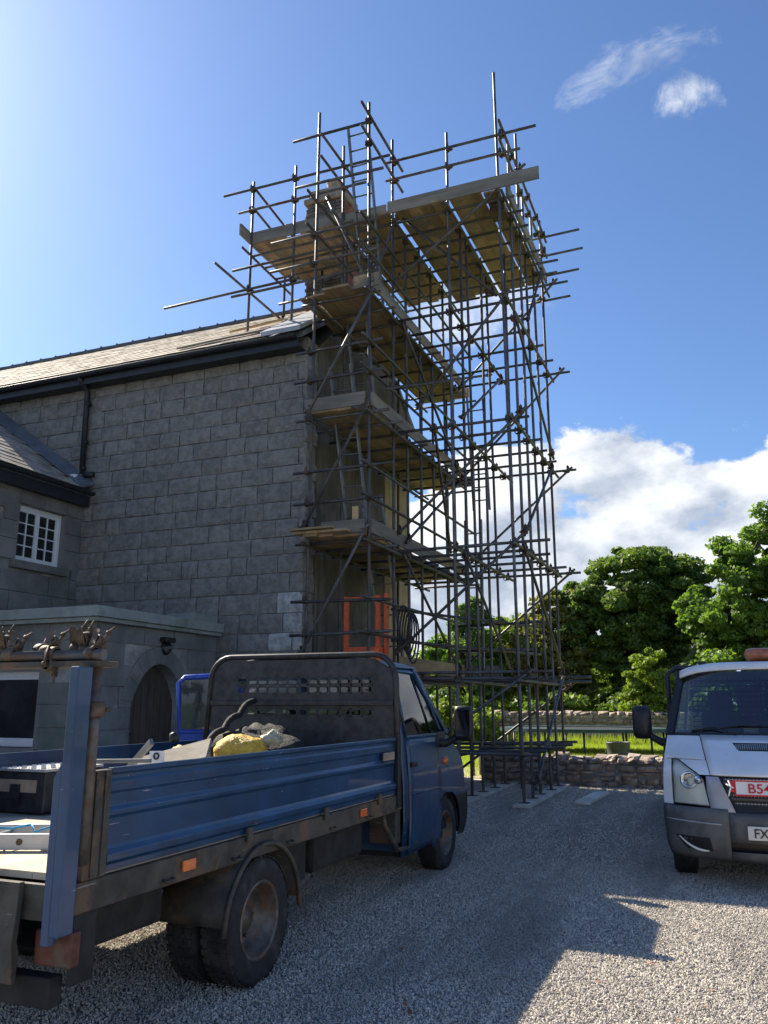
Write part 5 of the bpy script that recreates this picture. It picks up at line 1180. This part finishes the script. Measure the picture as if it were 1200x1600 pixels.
lv = thing('spirit_level', 'aluminium spirit level propped across the truck side behind the post', 'level', (-2.85, 3.55, 1.3))
MB().bar((-3.05, 3.75, 1.20), (-2.76, 3.60, 1.385), .02, .035).build('frame', M['oldalu'], lv, bevel=.003)
MB().bar((-2.97, 3.42, 1.295), (-2.68, 3.50, 1.30), .02, .02).build('foot', M['oldalu'], lv, bevel=.003)
MB().box(-2.77, -2.68, 3.60, 3.604, 1.288, 1.34).build('plate', M['platewhite'], lv); MB().lathe((-2.725, 3.598, 1.315), (0, -1, 0), [(0, .018), (.004, .018), (.004, .010), (0, .010)], 16).build('dial', M['platetext'], lv)
MB().lathe((-2.64, 3.62, 1.385), (0, 0, 1), [(0, .001), (0, .025), (.04, .025), (.05, .001)], 10).build('knob', M['plastic'], lv)
# toolbox with chequer plate lid
tb_ = thing('tool_chest', 'black steel chest with bright chequer plate lid standing in the truck bed', 'tool chest', (-4.45, 4.7, .87))
MB().box(-4.64, -4.22, 4.42, 4.95, .87, 1.13).build('chest', M['steel'], tb_, bevel=.01); lid = MB().box(-4.65, -4.21, 4.40, 4.96, 1.133, 1.15).build('lid', M['alu'], tb_)
dm = MB()
for i in range(10):
    for j in range(12):
        c = Vector((-4.63 + .043 * i, 4.42 + .044 * j, 1.152)); d = Vector((.012, .012 if (i + j) % 2 else -.012, 0)); dm.bar(c - d, c + d, .006, .004)
dm.build('tread_pattern', M['alu'], lid)['kind'] = 'stuff'
MB().box(-4.63, -4.29, 4.41, 4.419, 1.00, 1.08).build('front_plate', M['pot'], tb_); MB().box(-4.50, -4.42, 4.395, 4.409, .95, 1.05).build('catch', M['steel'], tb_)
# aluminium ladder lying in the bed, blue rope on it
lt = thing('ladder', 'aluminium ladder lying on the truck bed with blue rope on it', 'ladder', (-3.4, 3.4, .9))
lt['group'] = 'ladders lying down'
da = Vector((.42, .907, 0)).normalized(); da = Vector((.10, .99, 0)).normalized(); da = Vector((1, .42, 0)).normalized(); na = Vector((-da.y, da.x, 0))
c0 = Vector((-4.40, 2.92, .905))
for k in (0, 1):
    a_ = c0 + na * .34 * k + Vector((0, 0, 0)); b_ = a_ + da * 1.62
    st = MB().bar(a_, b_, .03, .075).build('stile', M['alu'], lt, bevel=.004)
    if k == 0:
        for q in (.35, .75, 1.15, 1.45): MB().lathe(a_ + da * q - na * .014, -na, [(0, .016), (.004, .016), (.005, .010), (.005, .001)], 12).build('rivet', M['grime'], st)
for q in (.15, .42, .69, .96, 1.23, 1.50): MB().tube([c0 + da * q, c0 + da * q + na * .34], .015, 8).build('rung', M['alu'], lt)
rp = MB(); rr_ = random.Random(5); pts = [c0 + da * (.5 + .05 * i) + na * (.14 + .10 * math.sin(i * 1.7)) + Vector((0, 0, .03 + .03 * abs(math.sin(i * 1.1)))) for i in range(20)]
rp.tube(pts, .006, 6); top(rp.build('rope', M['rope']), 'tangle of thin blue rope on the ladder in the truck bed', 'rope')

# --- white van facing the camera
VX, VY = .335, 8.02
van = thing('white_van', 'white pickup van with grey bumper and black mirrors facing the camera', 'van', (VX, VY + 1.8, 0))
VT = lambda v: Vector((VX + v.x, VY + v.y, v.z))
cab(van, VT, M['white'], M['greyplastic'], van=True)
Bv = lambda b, name, m, parent=None, **k: b.build(name, m, parent or van, T=VT, **k)
def vplate(name, x0, x1, z0, z1, y, face, border=None, tilt=0):
    p = MB(); p.box(x0, x1, y, y + .008, z0, z1); o = Bv(p, name, face, bevel=.003)
    if border:
        f = MB(); w = .013
        for (a, b, c, d) in ((x0, x1, z0, z0 + w), (x0, x1, z1 - w, z1), (x0, x0 + w, z0 + w, z1 - w), (x1 - w, x1, z0 + w, z1 - w)): f.box(a, b, y - .003, y - .0005, c, d)
        Bv(f, 'border', border, o)
    return o
def text(parent, s, x, y, z, h, material, sx=1.):
    c = bpy.data.curves.new('lettering', 'FONT'); c.body = s; c.size = h * 1.38; c.extrude = .0012; c.offset = h * .018; c.materials.append(material)
    o = bpy.data.objects.new('lettering', c); w = VT(Vector((x, y, z))); COL.objects.link(o); o.parent = parent; o.location = w - PW[parent.name]; o.rotation_euler = (R(90), 0, 0); o.scale = (sx, 1, 1); return o
rp_ = vplate('trade_plate', -.375, .19, .805, .935, -.035, M['platewhite'], M['platered'])
text(rp_, 'B54', -.272, -.0395, .832, .078, M['platered'], 1.1)
tie = MB(); tie.box(-.41, -.376, -.032, -.026, .835, .925); Bv(tie, 'red_end', M['platered'], rp_)
tz = MB(); tz.tube([(-.42, -.04, .93), (-.40, -.05, .88), (-.425, -.045, .80)], .006, 5); tz.tube([(-.44, -.04, .90), (-.38, -.05, .87)], .006, 5); Bv(tz, 'cable_tie', M['platewhite'], rp_)
np_ = vplate('number_plate', -.30, .22, .455, .565, -.045, M['plateyellow'])
text(np_, 'FX', -.255, -.050, .475, .075, M['platetext'], .95)
d_ = MB(); d_.lathe((-.187, -.0455, .518), (0, -1, 0), [(0, .007), (.003, .006), (.003, .001)], 8); Bv(d_, 'screw_cap', M['platetext'], np_)
# beacon bar, roof marker, bulkhead mesh, pink cloth
bb = MB(); bb.lathe((-.17, 1.62, 2.07), (1, 0, 0), [(0, .001), (.02, .050), (.06, .070), (.95, .070), (.99, .050), (1.0, .001)], 16); Bv(bb, 'beacon_bar', M['beacon']); Bv(MB().box(-.12, .78, 1.55, 1.69, 1.985, 2.005), 'beacon_foot', M['plastic'])
Bv(MB().box(-.63, -.55, 1.52, 1.66, 1.97, 2.01), 'roof_marker', M['plastic'], bevel=.01)
ms = MB(); 
for x in np.arange(-.74, .75, .055): ms.bar((x, 2.10, 1.30), (x, 2.10, 1.85), .016, .004, (1, 0, 0))
for z in np.arange(1.32, 1.86, .055): ms.bar((-.75, 2.096, z), (.75, 2.096, z), .004, .016)
Bv(ms, 'bulkhead_mesh', M['dark'])
ck = MB(); ck.grid(lambda u, v: Vector((-.28 + .75 * u, 2.13 + .01 * math.sin(u * 20), 1.32 + .48 * v * (1 - .4 * abs(u - .4)))), 20, 8)
Bv(ck, 'pink_cloth', M['pink'])
# load body behind the cab
Bv(MB().box(-1.02, 1.02, 2.30, 5.2, .78, .86), 'bed', M['grime']); Bv(MB().box(-1.0, 1.0, 2.26, 2.30, .80, 1.25), 'headboard', M['steel'])
hb2 = MB(); hb2.tube([(-1.0, 2.28, .8), (-1.0, 2.28, 1.90), (-.9, 2.28, 1.97), (.9, 2.28, 1.97), (1.0, 2.28, 1.90), (1.0, 2.28, .8)], .03, 8); Bv(hb2, 'headboard_hoop', M['steel'])
for x in (-.5, .5): Bv(MB().box(x - .04, x + .04, .9, 5.2, .50, .66), 'chassis_rail', M['chassis'])
for s in (-1, 1): wheel(van, VT, s * .86, 4.3, s); 
dropside(van, -1.0, -1, 2.36, 5.2, .80, 1.2, VT, M['white']); dropside(van, 1.0, 1, 2.36, 5.2, .80, 1.2, VT, M['white'])
Bv(MB().box(-1.12, -1.03, 2.30, 2.38, .94, 1.0), 'side_marker', M['amber'], bevel=.01)

# ---------------------------------------------------------------- garden
gwl = thing('garden_wall', 'low rubble stone wall with rough coping between the gravel and the lawn', 'wall', (-.5, 15.3, .1))
core = MB().box(-4.28, 14, 15.26, 15.60, .05, .56).build('wall_core', M['mortar'], gwl); core['kind'] = 'stuff'
rs = random.Random(6)
def rubble_face(parent, a0, a1, y, z0, z1, lim, seed, sz=(.10, .20)):
    rs = random.Random(seed); z = z0; n = 0; J = MB()
    while z < z1 - .03:
        h = rs.uniform(*sz) * .75; h = min(h, z1 - z + .02); x = a0 - rs.uniform(0, .1)
        while x < a1:
            l = rs.uniform(sz[0], sz[1] * 1.9); hh = h * rs.uniform(.85, 1.2)
            Mx = TRS((x + l / 2, y - rs.uniform(-.008, .012), z + h / 2 + rs.uniform(-.012, .012)), Euler((0, rs.uniform(-.12, .12), 0)).to_quaternion(), (l - .012, .10, hh - .012))
            me = rs.choice(RUB)
            if n < lim and x < 3: inst('stone', me, parent, Mx, M['rubble']); n += 1
            else: J.add([Mx @ v.co for v in me.vertices], [tuple(p.vertices) for p in me.polygons])
            x += l
        z += h
    if J.v: J.build('stonework', M['rubble'], parent)['kind'] = 'stuff'
rubble_face(gwl, -4.28, 14, 15.245, .14, .60, 170, 3)
x = -4.30
k = 0
while x < 12:
    l = rs.uniform(.16, .34)
    o = inst('coping_stone', RUB[k % 16], gwl, TRS((x + l / 2, 15.42 + rs.uniform(-.02, .02), .60 + rs.uniform(-.01, .03)), Euler((rs.uniform(-.1, .1), rs.uniform(-.12, .12), rs.uniform(-.15, .15))).to_quaternion(), (l, .44, rs.uniform(.09, .16))), M['cope'])
    x += l * .95; k += 1
for k in range(4): inst('stone', RUB[k], gwl, TRS((-4.30, 15.43, .20 + .115 * k), Euler((0, 0, R(-90))).to_quaternion(), (.36, .1, .12)), M['rubble'])
fwl = thing('boundary_wall', 'old rubble wall half overgrown behind the trampoline', 'wall', (-4, 31.8, .1))
MB().box(-14, 8, 31.7, 32.1, .05, 1.10).build('wall_core', M['mortar'], fwl)['kind'] = 'stuff'
rubble_face(fwl, -9, 1.5, 31.68, .15, 1.14, 230, 9, (.16, .30))
x = -9
while x < 1.5:
    l = rs.uniform(.25, .45); inst('coping_stone', RUB[k % 16], fwl, TRS((x + l / 2, 31.88, 1.17), Euler((rs.uniform(-.1, .1), rs.uniform(-.1, .1), rs.uniform(-.2, .2))).to_quaternion(), (l, .5, rs.uniform(.14, .24))), M['cope']); x += l; k += 1
# trampoline
tr = thing('trampoline', 'large oval trampoline with dark green pad standing on the lawn', 'trampoline', (-4.2, 25.7, .13))
cxx, cyy, rx_, ry_, tz_ = -4.20, 26.0, 2.42, 1.75, .83
def ell(a, k=1., z=tz_, kk=None): return Vector((cxx + rx_ * k * math.cos(a), cyy + ry_ * k * math.sin(a), z))
A = np.linspace(0, 2 * math.pi, 40, endpoint=False)
MB().tube([ell(a, 1, tz_ - .05) for a in A], .028, 8, closed=True).build('frame', M['steel'], tr)
pd = MB(); pd.grid(lambda u, v: ell(2 * math.pi * u, .86 + .17 * v, tz_ + .02 + .012 * math.sin(math.pi * v)), 48, 3); pd.grid(lambda u, v: ell(2 * math.pi * u, 1.035 + .004 * math.sin(u * 190), tz_ + .015 - .09 * v), 96, 2); pd.build('safety_pad', M['tramp'], tr, weld=True)
MB().grid(lambda u, v: ell(2 * math.pi * u, .001 + .87 * v, tz_ - .03 + .03 * v), 40, 3).build('mat', M['trampmat'], tr, weld=True)
for k, a in enumerate([R(q) for q in (-83, -54, -32, 20, 66, 110, 160, -110, -150)]):
    p = ell(a, .99)
    MB().tube([(p.x, p.y, tz_ - .06), (p.x, p.y, .22), (p.x + .05 * math.cos(a + 1.57), p.y + .05 * math.sin(a + 1.57), .16)], .030, 8).build('leg', M['steel'], tr)
# zinc bin
zb = thing('zinc_bin', 'round galvanised tub standing on the grass behind the garden wall', 'tub', (-2.13, 17.3, .13))
z_ = MB(); z_.lathe((-2.13, 17.3, .13), (0, 0, 1), [(0, .001), (0, .20), (.30, .212), (.31, .219), (.32, .212), (.66, .225), (.68, .238), (.70, .235), (.70, .218), (.05, .195), (.05, .001)], 28); z_.build('tub', M['galvbin'], zb)
for s in (-1, 1): MB().tube([(-2.13 + s * .215, 17.24, .68), (-2.13 + s * .25, 17.24, .62), (-2.13 + s * .25, 17.36, .62), (-2.13 + s * .215, 17.36, .68)], .008, 6).build('handle', M['galvbin'], zb)
sb = MB(); sb.box(-4.80, -4.15, 16.7, 17.1, .14, .80); tag(sb.build('stone_planter', M['rubble'], bevel=.03, seg=3), 'square stone block at the open end of the garden wall', 'stone block')

# ---------------------------------------------------------------- trees
def crown_mesh(name, lobes, nclump, per, leaf, rc, seed, material, parent, flat=.75, up=.35):
    g = np.random.default_rng(seed); C = []
    vol = np.array([l[3] * l[4] * l[5] for l in lobes]) ** .7; vol = vol / vol.sum()
    for i in range(nclump):
        l = lobes[g.choice(len(lobes), p=vol)]
        d = g.normal(size=3); d /= np.linalg.norm(d); rad = g.uniform(.35, 1.0) ** .5 * (1.22 if g.random() < .14 else 1.0)
        C.append([l[0] + d[0] * l[3] * rad, l[1] + d[1] * l[4] * rad, l[2] + d[2] * l[5] * rad, rc * g.uniform(.45, 1.4)])
    C = np.array(C); n = nclump * per
    idx = np.repeat(np.arange(nclump), per); d = g.normal(size=(n, 3)); d /= np.linalg.norm(d, axis=1)[:, None]
    rad = g.uniform(.2, 1.0, n) ** .5
    d[:, 2] = np.where(d[:, 2] < -.3, d[:, 2] * .5, d[:, 2])
    P = C[idx, :3] + d * (rad * C[idx, 3])[:, None] * np.array([1.15, 1.15, flat])
    nrm = d * .6 + g.normal(size=(n, 3)) * .55 + np.array([0, 0, up]); nrm /= np.linalg.norm(nrm, axis=1)[:, None]
    t = np.cross(nrm, g.normal(size=(n, 3))); t /= np.linalg.norm(t, axis=1)[:, None]; b = np.cross(nrm, t)
    s = leaf * g.uniform(.6, 1.3, n)[:, None]
    V = np.stack([P - t * s * .5, P + b * s * .42 - nrm * s * .08, P + t * s * .62, P - b * s * .42 - nrm * s * .08], 1).reshape(-1, 3)
    base = np.array(PW[parent.name]) if parent is not None else np.zeros(3)
    me = bpy.data.meshes.new(name); me.vertices.add(4 * n); me.vertices.foreach_set('co', (V - base).astype(np.float32).ravel())
    me.loops.add(4 * n); me.loops.foreach_set('vertex_index', np.arange(4 * n, dtype=np.int32)); me.polygons.add(n); me.polygons.foreach_set('loop_start', np.arange(0, 4 * n, 4, dtype=np.int32)); me.polygons.foreach_set('loop_total', np.full(n, 4, dtype=np.int32))
    me.update(); me.validate(); me.materials.append(material); o = bpy.data.objects.new(name, me); put(o, parent, base if parent is not None else (0, 0, 0)); return o, C
def tree(name, label, cat, base, trunk_r, lobes, nclump, per, leaf, rc, seed, material, group=None, limbs=9, lean=(0, 0)):
    t = thing(name, label, cat, base, group)
    cr_, C = crown_mesh('crown', lobes, nclump, per, leaf, rc, seed, material, t)
    g = random.Random(seed); zc = np.mean([l[2] for l in lobes]); b = Vector(base); m = MB()
    topz = max(l[2] + l[5] * .5 for l in lobes); cx_ = np.mean([l[0] for l in lobes]); cy_ = np.mean([l[1] for l in lobes])
    pts = [b, b + Vector((lean[0] * .3, lean[1] * .3, (zc - b.z) * .45)), Vector((b.x * .5 + cx_ * .5 + .1, cy_, zc)), Vector((cx_, cy_, topz))]
    m.tube(pts, [trunk_r * 1.25, trunk_r * .9, trunk_r * .55, trunk_r * .12], 10); m.build('trunk', M['bark'], t)
    lm_ = MB()
    for k in range(limbs):
        c = C[g.randrange(len(C))]; f = g.uniform(.35, .9); s = pts[1].lerp(pts[2], f); e = Vector(c[:3]); mid = s.lerp(e, .5) + Vector((0, 0, .25))
        lm_.tube([s, mid, e], [trunk_r * .4, trunk_r * .24, trunk_r * .05], 7)
    lm_.build('limbs', M['bark'], t); return t
def bx_(x, y, z, rx, ry, rz): return (x, y, z, rx, ry, rz)
tree('sycamore_tree', 'large dark dense tree rising behind the trampoline', 'tree', (-4.3, 42, .1), .42,
     [bx_(-4.4, 42, 6.6, 2.7, 2.6, 2.6), bx_(-5.6, 41.6, 4.0, 2.5, 2.2, 3.3), bx_(-2.9, 42, 6.2, 2.2, 2.2, 2.6), bx_(-3.2, 41.5, 3.2, 2.5, 2, 2.7), bx_(-6.3, 41.6, 6.2, 1.3, 1.4, 1.3), bx_(-1.3, 43, 5.4, 1.6, 2, 3.3)], 420, 300, .185, .52, 11, M['leaf_dark'], limbs=14)
tree('maple_tree', 'tall bright green tree towering above the white van', 'tree', (-2.15, 38.6, .1), .30,
     [bx_(2.4, 38, 7.3, 2.9, 2.4, 2.3), bx_(.6, 37.8, 5.6, 2.2, 2, 1.9), bx_(3.4, 38, 5.0, 3.2, 2.4, 2.6), bx_(3.8, 38, 8.7, 2.4, 2, 1.6), bx_(-.5, 38.4, 4.6, 1.3, 1.2, 1.3), bx_(.9, 37.6, 3.4, 2.3, 1.8, 1.7), bx_(5.5, 38, 3.4, 3, 2.2, 2.6)], 400, 300, .18, .50, 12, M['leaf_mid'], limbs=14)
tree('bronze_leaved_tree', 'olive brown leaved tree to the left of the large dark tree', 'tree', (-8.2, 41, .1), .28,
     [bx_(-7.6, 41, 5.2, 1.3, 1.4, 1.9), bx_(-8.6, 41, 3.4, 1.5, 1.4, 2.6), bx_(-7.2, 40.6, 3.0, 1.3, 1.2, 2.4)], 170, 240, .17, .42, 13, M['leaf_brown'], limbs=8)
tree('ash_tree', 'light green tree seen through the middle of the scaffold', 'tree', (-10.4, 42, .1), .25,
     [bx_(-10.0, 42, 4.8, 1.3, 1.4, 1.5), bx_(-11, 42, 3.2, 1.8, 1.5, 2.0), bx_(-9.3, 42, 2.9, 1.5, 1.4, 2.1)], 150, 220, .17, .42, 14, M['leaf_far'], limbs=8)
tree('young_sycamore_tree', 'slender green tree beside the far end of the gable', 'tree', (-12.6, 40, .1), .22,
     [bx_(-11.6, 40, 4.9, .9, 1, 1.5), bx_(-12.8, 40, 3.6, 1.4, 1.2, 1.5), bx_(-11.9, 40, 2.3, 1.7, 1.2, 1.7)], 130, 220, .17, .40, 15, M['leaf_mid'], limbs=8)
tree('hazel_bush', 'bright yellow-green bush standing in front of the dark trees', 'bush', (-2.75, 32.6, .1), .08,
     [bx_(-2.75, 32.8, 2.35, .72, .7, 1.15), bx_(-2.95, 32.7, 1.3, .85, .7, 1.0), bx_(-2.3, 32.8, 1.6, .65, .6, 1.1)], 170, 200, .105, .22, 16, M['leaf_yellow'], limbs=9)
for k, (x, y, z, r, lab) in enumerate([(-8.9, 30.6, .7, .75, 'rounded light shrub behind the near end of the trampoline'), (-10.6, 31.0, .9, 1.0, 'tall loose shrub beyond the truck mirror'), (-12.4, 31.0, 1.1, 1.2, 'broad green shrub behind the truck cab')]):
    tree('garden_shrub', lab, 'shrub', (x, y, .1), .06, [bx_(x, y, z, r, r * .8, z * .85), bx_(x + .5, y, z * .7, r * .7, r * .6, z * .6)], 60, 150, .12, .26, 30 + k, M['leaf_yellow'] if k < 2 else M['leaf_far'], 'shrubs along the lawn', 4)
wood, _ = crown_mesh('distant_woodland', [bx_(-22 + 6 * k, 56 + 2 * (k % 2), 2.2 + .5 * (k % 3), 4.2, 3, 2.6 + .4 * (k % 2)) for k in range(9)], 420, 110, .42, .95, 40, M['leaf_far'], None)
wood['kind'] = 'stuff'
hg, _ = crown_mesh('hedgerow', [bx_(-17 + 2.6 * k, 36.5 + .5 * (k % 2), .9, 1.8, .9, 1.1) for k in range(9)], 170, 130, .20, .42, 41, M['leaf_dark'], None); hg['kind'] = 'stuff'

# a few fallen leaves on the gravel
lf = MB(); r3 = random.Random(21)
for k in range(46):
    x, y = r3.uniform(-2.4, 1.6), r3.uniform(3.4, 9.5); a = r3.uniform(0, 6.28); q = r3.uniform(.018, .035); ca, sa = math.cos(a), math.sin(a)
    P_ = lambda u, v, w: (x + (u * ca - v * sa) * q, y + (u * sa + v * ca) * q, gz(y) + .022 + w * q)
    lf.add([P_(-1, 0, 0), P_(-.2, -.5, .15), P_(1, 0, .1), P_(-.2, .5, .2)], [(0, 1, 2), (0, 2, 3)])
M['deadleaf'] = mat('fallen_leaf', (.28, .10, .05), .8, var=.5, vs=3, rand=.4, island=True)
o = lf.build('fallen_leaves', M['deadleaf']); o['kind'] = 'stuff'
